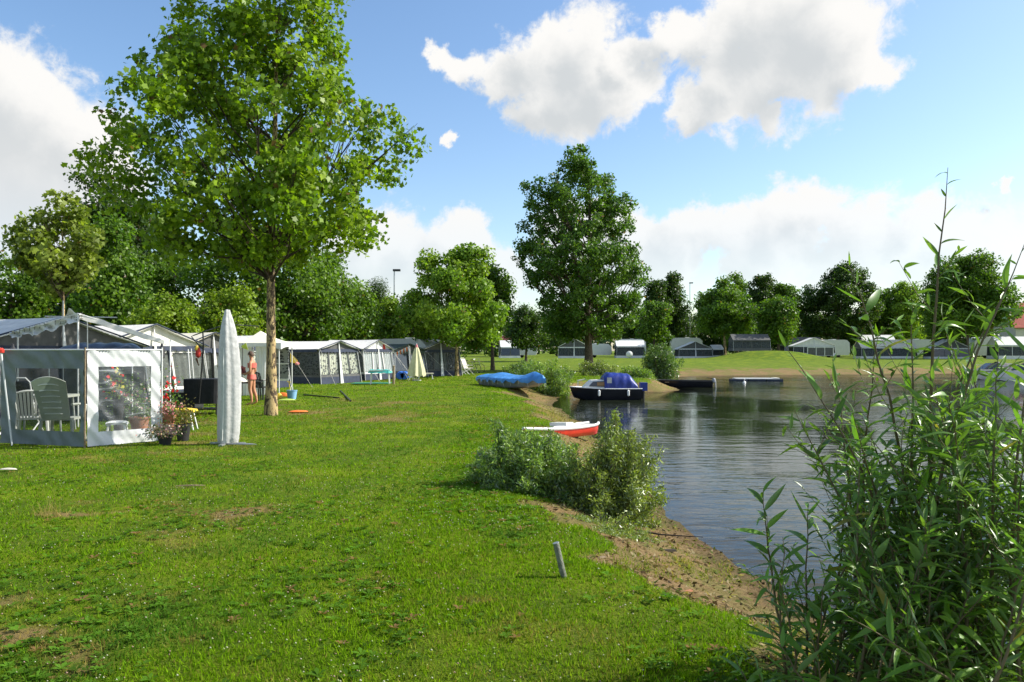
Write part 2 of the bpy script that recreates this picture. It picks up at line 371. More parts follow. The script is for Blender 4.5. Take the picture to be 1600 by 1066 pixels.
def gzv(x, y):
    x = np.asarray(x, float); y = np.asarray(y, float)
    d = lake_sd(x, y)+(fbm(x*.8, y*.8, 3, 5)-.5)*.45; w = beach_w(x, y)
    z = WZ*(1-ssm(0, 1, d/w*.9+.02))
    z = np.where(d < 0, WZ-np.minimum(1.4, .28*-d), z)
    land = ssm(0, 2, d)
    z = z+land*((fbm(x*.35, y*.35, 3, 9)-.5)*.10+(fbm(x*2.3, y*2.3, 2, 3)-.5)*.03)
    z = z+ssm(72, 112, y)*.42*(1-ssm(70, 160, np.abs(x))) + 1.2*np.exp(-(((x-37.5)/6.5)**2+((y-112)/9)**2)**1.5)
    return z
def gz(x, y): return float(gzv(np.array([x]), np.array([y]))[0])
def at(px, py):
    z = 0.
    for _ in range(12): Y = F*(CAM_Z-z)/(py-HZ); z = gz((px-800)*Y/F, Y)
    return ((px-800)*Y/F, Y, z)
def on(px, Y): x = (px-800)*Y/F; return (x, Y, gz(x, Y))
PATCH = [(100,805,.22,.9),(15,1000,.3,.9),(30,940,.25,.7),(180,800,.12,.6),(250,845,.1,.5),(420,790,.14,.5),(600,905,.12,.6),(740,940,.1,.5),(660,880,.1,.4),(130,1045,.12,.7),(300,1000,.1,.5),(480,745,.3,.4),(840,800,.2,.3),(620,830,.2,.3),(570,925,.2,.45),(370,800,.35,.5),(240,935,.3,.5),(820,985,.4,.35),(350,975,.12,.7),(300,830,.35,.3),(500,870,.5,.2),(170,700,.8,.3)]
PW = [(at(px, py), r, a) for px, py, r, a in PATCH]
def dryness(x, y):
    n = fbm(x*.55+3, y*.55, 4, 21); s = ssm(60, 66, y)*.10*0 + ssm(.46, .76, n*.6+.4*fbm(x*2.2, y*2.2, 3, 23))*.8
    s = s*(.55+.45*ssm(-1.0, -2.5, x))
    for (p, r, a) in PW: s = s+a*np.exp(-(((x-p[0])/(r*1.3))**2+((y-p[1])/(r*.75))**2))*(.3+1.4*fbm(x*4+1, y*4, 3, 77))
    return s
def sandiness(x, y, d=None):
    if d is None: d = lake_sd(x, y)
    w = beach_w(x, y); q = d/w+(fbm(x*1.5, y*1.5, 4, 31)-.5)*1.0
    s = 1-ssm(.72, 1.0, q)
    return np.clip(s, 0, 1)
def axis(A, k, n, c, lo=None):
    t = np.linspace(-1, 1, 2*n+1); v = c+A*np.sinh(k*t)
    return v if lo is None else v[v > lo]
gx = axis(5.4, 7, 290, 1.0); gy = axis(5.4, 7, 290, 9.0, -60)
GX, GY = np.meshgrid(gx, gy); sh = GX.shape
gX, gY = GX.ravel(), GY.ravel(); gZ = gzv(gX, gY); gd = lake_sd(gX, gY)
def gfaces(nx, ny):
    i = np.arange(nx-1)[None, :]; j = np.arange(ny-1)[:, None]; a = (j*nx+i).ravel()
    return np.stack([a, a+1, a+nx+1, a+nx], 1)
def ground_mat():
    m, t = newmat('lawn_and_shore')
    g = nd(t, 'ShaderNodeNewGeometry'); P = g.outputs['Position']
    a = nd(t, 'ShaderNodeAttribute', attribute_name='sand'); b = nd(t, 'ShaderNodeAttribute', attribute_name='dry')
    n1 = noise(t, P, 1.1, 6, .6); n2 = noise(t, P, 14, 6, .65); n3 = noise(t, P, 90, 4, .7); n4 = noise(t, P, .16, 5, .6)
    g1 = mixc(t, sstep(t, n2.outputs[0], .35, .65), (.048, .100, .003), (.105, .165, .006))
    g1 = mixc(t, sstep(t, n1.outputs[0], .40, .68), g1, (.165, .215, .007))
    g1 = mixc(t, mth(t, 'MULTIPLY', sstep(t, n4.outputs[0], .4, .65), .4), g1, (.115, .150, .008))
    spk = sstep(t, n3.outputs[0], .62, .72); g1 = mixc(t, mth(t, 'MULTIPLY', spk, .25), g1, (.24, .32, .03))
    dr = mth(t, 'ADD', b.outputs['Fac'], mth(t, 'MULTIPLY', mth(t, 'SUBTRACT', n2.outputs[0], .5), .9))
    g1 = mixc(t, mth(t, 'MULTIPLY', sstep(t, dr, .35, .95), .85), g1, (.235, .155, .065))
    s1 = mixc(t, sstep(t, n2.outputs[0], .35, .7), (.165, .105, .042), (.29, .195, .09))
    s1 = mixc(t, sstep(t, n3.outputs[0], .55, .75), s1, (.11, .10, .035))
    s1 = mixc(t, mth(t, 'MULTIPLY', sstep(t, n1.outputs[0], .42, .56), .6), s1, (.13, .14, .03))
    sp_ = nd(t, 'ShaderNodeSeparateXYZ'); t.links.new(P, sp_.inputs[0])
    wet = sstep(t, mth(t, 'ADD', sp_.outputs[2], mth(t, 'MULTIPLY', n2.outputs[0], .06)), -.49, -.40, 1, 0)
    s1 = mixc(t, mth(t, 'MULTIPLY', wet, .75), s1, (.075, .05, .025))
    sf = mth(t, 'ADD', a.outputs['Fac'], mth(t, 'MULTIPLY', mth(t, 'SUBTRACT', n2.outputs[0], .5), .8))
    c = mixc(t, sstep(t, sf, .38, .62), g1, s1)
    p = nd(t, 'ShaderNodeBsdfPrincipled'); t.links.new(c, p.inputs['Base Color']); p.inputs['Roughness'].default_value = .95; p.inputs['Specular IOR Level'].default_value = .15
    bm = nd(t, 'ShaderNodeBump'); bm.inputs['Strength'].default_value = .9; bm.inputs['Distance'].default_value = .05
    hh = mth(t, 'ADD', n2.outputs[0], mth(t, 'MULTIPLY', n3.outputs[0], .5)); t.links.new(hh, bm.inputs['Height']); t.links.new(bm.outputs[0], p.inputs['Normal'])
    outp(t, p.outputs[0]); return m
dry_all = np.clip(dryness(gX, gY)+.38*ssm(55, 62, gY)*(1-ssm(6, 22, gd))*(.5+fbm(gX*.25, gY*.5, 4, 88)), 0, 1.3)
ground = mesh_np('ground', np.stack([gX, gY, gZ], 1), gfaces(sh[1], sh[0]), ground_mat(), smooth=True,
                 attrs={'sand': sandiness(gX, gY, gd), 'dry': dry_all})
setp(ground, 'mown green lawn with dry patches and a narrow sandy shore', kind='structure')

# ------------------------------------------------------------------ water
def water_mat():
    m, t = newmat('lake_water'); g = nd(t, 'ShaderNodeNewGeometry'); P = g.outputs['Position']
    mp = nd(t, 'ShaderNodeMapping'); mp.inputs['Rotation'].default_value = (0, 0, R(14)); mp.inputs['Scale'].default_value = (.55, 1.5, 1); t.links.new(P, mp.inputs[0])
    n1 = noise(t, mp.outputs[0], 2.0, 3, .5, .6); n2 = noise(t, mp.outputs[0], 7.5, 3, .55, .4); n3 = noise(t, P, .09, 3, .5)
    n4 = noise(t, mp.outputs[0], .5, 2, .5)
    amp = sstep(t, n3.outputs[0], .40, .60, .22, 1.15)
    h = mth(t, 'ADD', mth(t, 'ADD', n1.outputs[0], mth(t, 'MULTIPLY', n2.outputs[0], .30)), mth(t, 'MULTIPLY', n4.outputs[0], 1.2)); h = mth(t, 'MULTIPLY', h, amp)
    b = nd(t, 'ShaderNodeBump'); b.inputs['Strength'].default_value = 1; b.inputs['Distance'].default_value = .016; t.links.new(h, b.inputs['Height'])
    fr = nd(t, 'ShaderNodeFresnel'); fr.inputs['IOR'].default_value = 1.34; t.links.new(b.outputs[0], fr.inputs['Normal'])
    gl = nd(t, 'ShaderNodeBsdfGlossy'); gl.inputs['Roughness'].default_value = .04; t.links.new(b.outputs[0], gl.inputs['Normal'])
    df = nd(t, 'ShaderNodeBsdfDiffuse'); df.inputs[0].default_value = (.020, .026, .014, 1)
    tr = nd(t, 'ShaderNodeBsdfTransparent'); tr.inputs[0].default_value = (.62, .60, .42, 1)
    a = nd(t, 'ShaderNodeAttribute', attribute_name='depth')
    mx = nd(t, 'ShaderNodeMixShader'); t.links.new(sstep(t, a.outputs['Fac'], .0, .42, .12, 1), mx.inputs[0]); t.links.new(tr.outputs[0], mx.inputs[1]); t.links.new(df.outputs[0], mx.inputs[2])
    m2 = nd(t, 'ShaderNodeMixShader'); t.links.new(fr.outputs[0], m2.inputs[0]); t.links.new(mx.outputs[0], m2.inputs[1]); t.links.new(gl.outputs[0], m2.inputs[2])
    outp(t, m2.outputs[0]); return m
wx = np.concatenate([np.arange(-3, 14, .2), np.arange(14, 160, 1.5)]); wy = np.concatenate([np.arange(-65, 0, 2), np.arange(0, 45, .25), np.arange(45, 85, .8)])
WX, WY = np.meshgrid(wx, wy); wX, wY = WX.ravel(), WY.ravel()
wat = mesh_np('water', np.stack([wX, wY, np.full(wX.shape, WZ)], 1), gfaces(len(wx), len(wy)), water_mat(), smooth=True, attrs={'depth': np.clip(WZ-gzv(wX, wY), 0, 2)})
setp(wat, 'calm dark lake water with small ripples', kind='structure')

# ------------------------------------------------------------------ lawn: blades, clover heads, litter
def basis(nrm):
    nrm = nrm/np.linalg.norm(nrm, axis=1, keepdims=True)
    ref = np.where(np.abs(nrm[:, 2:3]) < .9, np.array([[0, 0, 1.]]), np.array([[1., 0, 0]]))
    a = np.cross(nrm, ref); a /= np.linalg.norm(a, axis=1, keepdims=True); b = np.cross(nrm, a); return a, b, nrm
def polar(N, r0, r1, amax=50, pw=0):
    th = R(1)*rng.uniform(-amax, amax, N); r = r0*(r1/r0)**(rng.random(N)**(1+pw)); return r*np.sin(th), r*np.cos(th), r
def blades(N):
    x, y, r = polar(N, 2.2, 55, 46); x = np.where(x > 4, x-5, x)
    sd_ = sandiness(x, y); d = lake_sd(x, y); dr = dryness(x, y)
    keep = (d > .15) & (rng.random(N) > ssm(.15, .6, sd_)*(.70+.3*ssm(.35, .55, fbm(x*1.9, y*1.9, 3, 91)))) & (rng.random(N) > ssm(.5, 1.0, dr)*.8)
    x, y, r, dr, sd_ = x[keep], y[keep], r[keep], dr[keep], sd_[keep]; n = len(x); z = gzv(x, y)
    lush = fbm(x*1.5, y*1.5, 3, 44)
    L = rng.uniform(.018, .040, n)*(1+r/38)*(.6+.9*lush); wd = rng.uniform(.0040, .0072, n)*(1+r/7)
    th = rng.uniform(0, 2*PI, n); lean = rng.uniform(.2, 1.45, n); la = rng.uniform(0, 2*PI, n)
    B = np.stack([x, y, z-.004], 1); side = np.stack([np.cos(th), np.sin(th), 0*th], 1)*wd[:, None]*.5
    tip = B+np.stack([np.cos(la)*np.sin(lean), np.sin(la)*np.sin(lean), np.cos(lean)], 1)*L[:, None]
    V = np.empty((n, 3, 3)); V[:, 0] = B-side; V[:, 1] = B+side; V[:, 2] = tip
    g1 = np.array([.085, .190, .004]); g2 = np.array([.200, .335, .005]); g3 = np.array([.27, .19, .06]); g4 = np.array([.045, .14, .018])
    k = np.clip(rng.random(n)*.75+fbm(x*.4, y*.4, 2, 8)*.5-.15+ssm(6, 20, r)*.15, 0, 1)[:, None]; c = g1*(1-k)+g2*k
    k4 = (ssm(.5, .75, fbm(x*.9, y*.9, 3, 71))*.7)[:, None]; c = c*(1-k4)+g4*k4
    kd = np.clip(ssm(.2, .9, dr+rng.normal(0, .18, n))*.9+(rng.random(n) < .05)*.7+ssm(.1, .5, sd_)*.4, 0, 1)[:, None]; c = c*(1-kd)+g3*kd
    c = c*rng.uniform(.5, 1.36, (n, 1)); col = np.repeat(c, 3, 0)
    o = mesh_np('grass', V.reshape(-1, 3), np.arange(n*3).reshape(-1, 3), GRASSM, col=col)
    setp(o, 'short mown grass blades covering the lawn', kind='stuff')
blades(640000)
def heads(N, name, label, r, cols, patch, r1=26, zoff=.035):
    x, y, rr = polar(N, 3.2, r1, 42, -.2); x = np.where(x > 3, x-4, x)
    keep = (sandiness(x, y) < .2) & (fbm(x*.7+9, y*.7, 3, 61)+rng.random(N)*.35 > patch); x, y, rr = x[keep], y[keep], rr[keep]; n = len(x); z = gzv(x, y)+zoff*rng.uniform(.4, 1.1, n)
    base = np.array([(1, 0, 0), (0, 1, 0), (-1, 0, 0), (0, -1, 0), (0, 0, .9), (0, 0, -.7)], float)
    s = r*rng.uniform(.6, 1.2, n)*(1+rr/22); V = base[None]*s[:, None, None]+np.stack([x, y, z], 1)[:, None]
    f = np.array([(0, 1, 4), (1, 2, 4), (2, 3, 4), (3, 0, 4), (1, 0, 5), (2, 1, 5), (3, 2, 5), (0, 3, 5)])
    Fc = (f[None]+6*np.arange(n)[:, None, None]).reshape(-1, 3); cc = np.array(cols)[rng.integers(0, len(cols), n)]
    setp(mesh_np(name, V.reshape(-1, 3), Fc, FLOWER, col=np.repeat(cc, 6, 0)), label, kind='stuff')
heads(8500, 'clover_flowers', 'tiny white and pinkish clover heads scattered through the lawn', .0052, [(.50, .52, .34), (.36, .44, .16), (.45, .44, .28), (.40, .26, .20)], .66)
def litter(N):
    x = rng.uniform(-1, 3, N*4); y = 3.5+rng.random(N*4)**1.7*24; sdn = sandiness(x, y); d = lake_sd(x, y)
    keep = np.where((sdn > .25) & (d > .02))[0][:N]; x, y = x[keep], y[keep]; n = len(x); z = gzv(x, y)+.008
    nr = np.stack([rng.normal(0, .5, n), rng.normal(0, .5, n), np.ones(n)], 1); a, b, _ = basis(nr); th = rng.uniform(0, 2*PI, n)[:, None]
    u = a*np.cos(th)+b*np.sin(th); v = -a*np.sin(th)+b*np.cos(th); L = rng.uniform(.012, .045, n)[:, None]; w = L*rng.uniform(.12, .5, (n, 1)); P = np.stack([x, y, z], 1)
    V = np.stack([P-u*L, P-v*w, P+u*L, P+v*w], 1).reshape(-1, 3)
    cols = np.array([(.10, .065, .03), (.26, .19, .09), (.17, .18, .05), (.10, .14, .03), (.05, .035, .02), (.38, .31, .18)])[rng.integers(0, 6, n)]
    setp(mesh_np('leaf_litter', V, np.arange(n*4).reshape(-1, 4), GRASSM, col=np.repeat(cols, 4, 0)), 'dead leaves and bits of weed washed up on the sandy shore', kind='stuff')
litter(7000)
def rosettes(N):
    x, y, r = polar(N, 2.6, 22, 42, -.2); x = np.where(x > 3, x-4, x); keep = (sandiness(x, y) < .35) & (fbm(x*.8+30, y*.8, 3, 14)+rng.normal(0, .07, N) > .50); x, y, r = x[keep], y[keep], r[keep]; n = len(x); k = 6
    a = (rng.uniform(0, 2*PI, (n, 1))+np.arange(k)[None]*2*PI/k+rng.normal(0, .25, (n, k))).ravel(); X = np.repeat(x, k); Y = np.repeat(y, k); Z = np.repeat(gzv(x, y), k)+.012
    L = (np.repeat(rng.uniform(.022, .055, n), k)*rng.uniform(.7, 1.2, n*k))[:, None]; u = np.stack([np.cos(a), np.sin(a), rng.uniform(.15, .7, n*k)], 1); v = np.stack([-np.sin(a), np.cos(a), 0*a], 1); P = np.stack([X, Y, Z], 1)
    V = np.stack([P, P+u*L*.55-v*L*.22, P+u*L*np.array([1, 1, .6]), P+u*L*.55+v*L*.22], 1).reshape(-1, 3); c = np.array([.075, .165, .014])*rng.uniform(.55, 1.6, (n, 1)); dead = rng.random(n) < .09; c[dead] = np.array([.24, .15, .06])
    setp(mesh_np('lawn_weeds', V, np.arange(n*k*4).reshape(-1, 4), GRASSM, col=np.repeat(c, k*4, 0)), 'flat clover and plantain leaves growing through the mown lawn', kind='stuff')
rosettes(16000)
def stalks(cx, cy, n, sp, hh, name, label):
    c0 = at(cx, cy); x = c0[0]+rng.normal(0, sp, n); y = c0[1]+rng.normal(0, sp*.7, n); z = gzv(x, y); P = np.stack([x, y, z], 1); a = rng.uniform(0, 2*PI, n); w = np.stack([np.cos(a), np.sin(a), 0*a], 1)*.0022; T_ = P+np.stack([rng.normal(0, .05, n), rng.normal(0, .05, n), rng.uniform(.5, 1, n)*hh], 1)
    setp(mesh_np(name, np.stack([P-w, P+w, T_+w*.3, T_-w*.3], 1).reshape(-1, 3), np.arange(n*4).reshape(-1, 4), GRASSM, col=np.tile(np.array([.36, .29, .10]), (n*4, 1))*np.repeat(rng.uniform(.6, 1.2, (n, 1)), 4, 0)), label, kind='stuff')
stalks(80, 808, 60, .07, .17, 'dry_grass_tuft', 'small tuft of tall dry grass stalks at the bare patch left'); stalks(1070, 880, 50, .05, .07, 'shore_grass_tuft', 'little tuft of grass growing on the sand'); stalks(870, 655, 900, .9, .16, 'straw_coloured_weeds', 'straw coloured weeds on the small sandy cove by the blue boat')

# ------------------------------------------------------------------ trees
def leaf_shapes(kind):
    if kind == 'lobed':
        return np.array([(0, 0), (.30, .05), (.26, .30), (.56, .42), (.30, .60), (.05, 1.0), (-.26, .62), (-.55, .48), (-.28, .28), (-.32, .06)]), None
    if kind == 'narrow': return np.array([(0, 0), (.13, .45), (0, 1), (-.13, .45)]), None
    return np.array([(0, 0), (.42, .42), (0, 1), (-.42, .42)]), None
def leaf_cloud(name, P, Nn, size, cols, kind, mat, parent):
    S, _ = leaf_shapes(kind); k = len(S); n = len(P); a, b, nrm = basis(Nn); th = rng.uniform(0, 2*PI, n)[:, None]
    u = a*np.cos(th)+b*np.sin(th); v = -a*np.sin(th)+b*np.cos(th); size = size[:, None, None]
    bend = (S[:, 1]-.5)**2*.5+np.abs(S[:, 0])*.25
    V = P[:, None]+size*(u[:, None]*S[None, :, 0:1]+v[:, None]*(S[None, :, 1:2]-.5)-nrm[:, None]*bend[None, :, None])
    return mesh_np(name, V.reshape(-1, 3), np.arange(n*k).reshape(-1, k), mat, parent, np.repeat(cols, k, 0))
def crown_sampler(poly, inset=.96):
    poly = np.array(poly, float); c = poly.mean(0); poly = c+(poly-c)*inset
    z0, z1 = poly[:, 1].min(), poly[:, 1].max()
    zz = np.linspace(z0, z1, 60); L = []; Rr = []
    for z in zz:
        xs = []
        for i in range(len(poly)):
            (x1, a), (x2, b) = poly[i], poly[(i+1) % len(poly)]
            if (a <= z) != (b <= z): xs.append(x1+(z-a)/(b-a)*(x2-x1))
        if len(xs) < 2: xs = [c[0]-.05, c[0]+.05]
        L.append(min(xs)); Rr.append(max(xs))
    L = np.array(L); Rr = np.array(Rr)
    def inside(x, z):
        c_ = False
        for i in range(len(poly)):
            (x1, a), (x2, b) = poly[i], poly[(i+1) % len(poly)]
            if (a > z) != (b > z) and x < x1+(z-a)/(b-a)*(x2-x1): c_ = not c_
        return c_
    def samp(n, shell=.6):
        out = []
        while len(out) < n:
            z = random.uniform(z0, z1); i = int((z-z0)/(z1-z0)*59); l, r = L[i], Rr[i]; w = (r-l)/2
            if random.random() > w*2/((Rr-L).max()): continue
            rad = random.random()**(1-shell*.75) if random.random() < .8 else random.random()**.5
            an = random.uniform(0, 2*PI); rad = min(rad, .98)
            if not inside((l+r)/2+w*rad*math.cos(an), z): continue
            out.append(((l+r)/2+w*rad*math.cos(an), w*.92*rad*math.sin(an), z, rad))
        return np.array(out)
    return samp, z0, z1
GREENS0 = {'plane': ((.038, .088, .009), (.125, .185, .016)), 'plane_pale': ((.055, .085, .018), (.12, .155, .04)), 'poplar': ((.022, .060, .012), (.062, .112, .026)),
          'dark': ((.014, .038, .008), (.042, .078, .014)), 'mid': ((.026, .066, .010), (.070, .122, .017)), 'yellow': ((.055, .10, .012), (.11, .16, .018)),
          'light': ((.055, .115, .016), (.125, .185, .028)), 'grey': ((.045, .095, .022), (.125, .19, .055)), 'olive': ((.065, .10, .022), (.13, .165, .040))}
GREENS = {k: tuple(tuple(c*q for c, q in zip(g, (1.7, 1.6, 1.0) if k == 'dark' else (2.05, 1.95, 1.1))) for g in v) for k, v in GREENS0.items()}
def px_poly(poly, bx, Y, zb): return [((px-bx)*Y/F, CAM_Z+(HZ-py)*Y/F-zb) for px, py in poly]
def tree(name, label, px, Y, poly, nclump, nleaf, lsize, rc, green, kind='oval', trunk=None, tr=.15, bark=None, cat='tree', group=None, fork=.3, nbr=30, trunk_x=None, inset=.96, shell=.6, wide=1.0, up=.3):
    x0, y0, z0 = on(px, Y); t = thing(name, label, cat, (x0, y0, z0), 0, group)
    P2 = px_poly(poly, px, Y, z0); samp, zl, zh = crown_sampler(P2, inset)
    cl = samp(nclump, shell); rim = cl[:, 3] > .8; cl[rim, :3] = cl[rim, :3]*np.array([1, 1, 1])+rng.normal(size=(int(rim.sum()), 3))*rc*.28; W_ = (max(p[0] for p in P2)-min(p[0] for p in P2))
    rcs = rc*rng.uniform(.5, 1.45, nclump); idx = rng.choice(nclump, nleaf, p=rcs**2/(rcs**2).sum())
    dirn = rng.normal(size=(nleaf, 3)); dirn /= np.linalg.norm(dirn, axis=1, keepdims=True)
    rad = rng.random(nleaf)**.55; P = cl[idx, :3]+dirn*(rcs[idx]*rad)[:, None]*np.array([wide, 1, .8])
    cxy = np.array([0, 0, (zl+zh)/2]); outw = P-cxy; outw /= np.linalg.norm(outw, axis=1, keepdims=True)+1e-6
    Nn = rng.normal(size=(nleaf, 3))*.75+outw*.55+dirn*.35+np.array([0, 0, up])
    a, b = np.array(GREENS[green][0]), np.array(GREENS[green][1]); cb = rng.random(nclump)
    k = np.clip(cb[idx]*.6+rng.random(nleaf)*.4, 0, 1)[:, None]; cols = (a*(1-k)+b*k)*rng.uniform(.65, 1.35, (nleaf, 1))
    odd = rng.random(nleaf) < .012; cols[odd] = np.array([.16, .10, .03])
    P[:, 2] = np.maximum(P[:, 2], .06)
    crown = leaf_cloud('crown', P, Nn, lsize*rng.uniform(.6, 1.25, nleaf), cols, kind, LEAF, t)
    bark = bark or BARK; m = MB(); top = zl+(zh-zl)*.85; txs = trunk_x or (lambda f: 0)
    if tr > 0:
        n = 12; pts = []; rs = []
        for i in range(n+1):
            f = i/n; z = -.15+f*(top+.15); pts.append((txs(f)+.06*math.sin(f*7+px)*min(1, z/2+.3)*tr*4, .05*math.cos(f*6+px)*tr*4, z)); rs.append(tr*(1.0-f)**.75+tr*.06+(tr*.45 if i == 0 else 0)+(tr*.12 if i == 1 else 0))
        m.tube(pts, rs, 12); m.build('trunk', bark, t, smooth=True)
        def trunk_at(z):
            f = min(1, max(0, (z+.15)/(top+.15))); i = min(n-1, int(f*n)); g = f*n-i
            return Vector(pts[i]).lerp(Vector(pts[i+1]), g), rs[i]*(1-g)+rs[i+1]*g
        mb = MB(); sel = random.sample(range(nclump), min(nbr, nclump)); zb = max(zl*.9, top*fork*.5)
        for q in sel:
            c = Vector(cl[q, :3]); h = math.hypot(c.x, c.y); zs = min(max(zb, c.z-h*random.uniform(.8, 1.5)), top*.95)
            zs = zs+random.random()**1.5*(top-zb)*.22 if zs <= zb+1e-6 else zs; zs = min(zs, c.z if c.z > zb else zs); s, rr = trunk_at(zs); r0 = min(rr*.5, .014+.03*tr/.15*h/3); mid = s.lerp(c, .5)+Vector((0, 0, -.06*h)) + Vector((random.uniform(-1, 1), random.uniform(-1, 1), 0))*h*.06
            path = [s, s.lerp(mid, .5)+Vector((0, 0, .02*h)), mid, mid.lerp(c, .5)+Vector((0, 0, .02*h)), c]
            mb.tube(path, [r0, r0*.82, r0*.6, r0*.4, .006], 6, caps=False)
            for _ in range(3):
                e = c+Vector((random.uniform(-1, 1), random.uniform(-1, 1), random.uniform(-.3, 1)))*rc*.9; st = path[random.choice((2, 3))]
                mb.tube([st, st.lerp(e, .5), e], [r0*.35, r0*.22, .004], 4, caps=False)
        mb.build('branches', bark if bark is not PBARK else TWIG, t, smooth=True)
    return t

plane_poly = [(148,255),(150,168),(172,158),(190,195),(225,200),(212,122),(252,118),(264,55),(292,15),(318,-20),(350,-45),(400,-75),(460,-80),(515,-50),(532,0),(540,60),(562,120),(595,160),(630,175),(648,235),(640,262),(600,280),(602,350),(560,385),(500,378),(470,408),(410,418),(330,425),(290,402),(250,412),(240,380),(225,330),(190,320),(165,290)]
tree('plane_tree', 'large leafy plane tree with mottled ochre trunk on the lawn beside the bathing girl', 423, 19.2, plane_poly, 400, 33000, .138, .46, 'plane', 'lobed', tr=.125, bark=PBARK, nbr=80, fork=.62, inset=.985, trunk_x=lambda f: .12*f, shell=.75)
poplar_poly = [(908,226),(925,240),(935,262),(948,256),(962,285),(985,318),(990,372),(986,390),(1004,386),(1012,430),(1004,480),(985,520),(940,540),(870,535),(830,480),(846,462),(822,440),(804,400),(806,365),(825,352),(820,320),(832,275),(846,285),(858,300),(868,262),(888,240)]
tree('poplar_tree', 'tallest dense poplar standing on the shore behind the moored cabin boat', 920, 60, poplar_poly, 520, 54000, .22, .62, 'poplar', 'oval', tr=.29, nbr=90, fork=.2, inset=.99, shell=.8)
tree('ash_tree', 'round bright green tree with thin sunlit trunk in front of the parked bicycles', 714, 48, [(625,475),(633,440),(650,432),(652,405),(678,392),(690,402),(728,378),(748,388),(760,402),(772,430),(782,470),(786,505),(765,535),(700,543),(650,530),(630,505)], 150, 26000, .20, .62, 'light', 'oval', tr=.11, bark=PBARK, nbr=40, shell=.75)
tree('dark_round_tree', 'darker green tree rising behind the right side of the round bright tree', 770, 63, [(730,420),(760,412),(790,430),(806,445),(805,470),(790,492),(785,540),(720,545)], 90, 13000, .25, .9, 'mid', tr=.15, nbr=18)
tree('young_plane_tree', 'small sparse pale-leaved plane tree behind the white gazebo frame', 98, 27, [(20,385),(22,345),(38,338),(52,378),(70,340),(84,305),(98,318),(108,302),(124,312),(126,348),(150,356),(160,395),(146,430),(120,452),(98,462),(70,452),(50,428),(30,410)], 90, 5200, .17, .40, 'plane_pale', 'lobed', tr=.07, bark=PBARK, nbr=50, shell=.6)
T = tree
T('tall_dark_tree', 'tall dark tree with a narrow top rising left of the large plane tree', 165, 52, [(122,300),(150,272),(175,285),(200,275),(235,330),(262,372),(290,420),(290,545),(120,545),(110,420),(135,350)], 190, 30000, .25, 1.2, 'dark', tr=.3, nbr=30)
T('leaning_green_tree', 'lighter green tree between the small pale plane tree and the large plane tree', 150, 40, [(110,400),(130,350),(165,330),(200,345),(215,400),(225,480),(220,545),(100,545)], 80, 12000, .2, .8, 'mid', tr=.14, nbr=20)
T('round_green_tree', 'mid green tree at the left edge of the picture behind the grey awnings', 15, 46, [(-60,450),(-30,415),(10,402),(45,410),(75,440),(90,545),(-70,545)], 90, 13000, .23, .95, 'mid', tr=.2, nbr=20)
T('dusky_green_tree', 'dull dark tree low behind the sparse pale-leaved tree', 75, 55, [(35,440),(60,410),(100,412),(135,440),(150,545),(30,545)], 80, 11000, .25, 1.0, 'dark', tr=.2, nbr=15)
T('shaggy_green_tree', 'green tree filling the space under the left limbs of the plane tree', 245, 50, [(195,430),(225,395),(262,418),(285,440),(296,470),(305,545),(190,545)], 100, 14000, .23, .95, 'mid', tr=.2, nbr=15)
T('yellow_shrub', 'yellow-green rounded shrub above the grey awning roof left of the plane trunk', 258, 38, [(210,490),(230,470),(262,463),(290,478),(302,510),(300,560),(205,560)], 60, 9000, .17, .6, 'yellow', tr=.06, nbr=10, cat='shrub')
T('backdrop_tree', 'broad green tree directly behind the plane trunk', 400, 50, [(292,430),(310,385),(340,352),(390,365),(440,352),(490,372),(518,398),(530,430),(545,480),(540,548),(300,548)], 210, 34000, .24, 1.1, 'mid', tr=.25, nbr=25)
T('olive_shrub', 'broad olive-yellow shrub between the covered parasol and the plane trunk', 355, 42, [(305,480),(330,455),(370,452),(400,468),(410,510),(405,560),(300,560)], 80, 11000, .17, .7, 'yellow', tr=.06, nbr=10, cat='shrub')
T('golden_shrub', 'yellow-green shrub behind the patterned awning side wall', 482, 50, [(440,510),(460,492),(490,488),(515,500),(522,530),(520,556),(440,556)], 50, 8000, .17, .55, 'yellow', tr=.06, nbr=10, cat='shrub')
T('pointed_green_tree', 'green tree with narrow top behind the two curtained awnings', 535, 58, [(478,430),(500,400),(520,398),(535,430),(565,448),(590,470),(596,550),(480,550)], 120, 18000, .24, 1.1, 'mid', tr=.2, nbr=15)
T('conifer_tree', 'small dark conifer left of the lamp post', 592, 66, [(568,500),(575,462),(590,436),(600,450),(612,480),(618,540),(566,545)], 60, 11000, .2, .8, 'dark', 'narrow', tr=.15, nbr=12)
T('light_green_tree', 'narrow bright green tree just left of the round bright green tree', 612, 60, [(598,510),(604,470),(616,462),(628,480),(632,545),(596,548)], 50, 8000, .2, .6, 'light', tr=.1, nbr=10)
T('dark_backdrop_tree', 'dark tree filling the gap under the lamp post', 640, 74, [(560,500),(600,468),(640,470),(700,480),(760,500),(780,548),(560,550)], 150, 18000, .27, 1.2, 'dark', tr=.2, nbr=10)
T('grove_tree', 'green tree with rounded top just right of the pointed tree', 560, 70, [(535,470),(560,445),(585,462),(600,480),(605,548),(530,548)], 70, 10000, .25, 1.1, 'light', tr=.2, nbr=10)
T('small_dark_tree', 'small dark green tree between the two largest lakeside trees', 822, 95, [(796,500),(806,486),(822,478),(838,488),(848,515),(846,545),(798,545)], 60, 9000, .27, .9, 'dark', tr=.15, nbr=12)
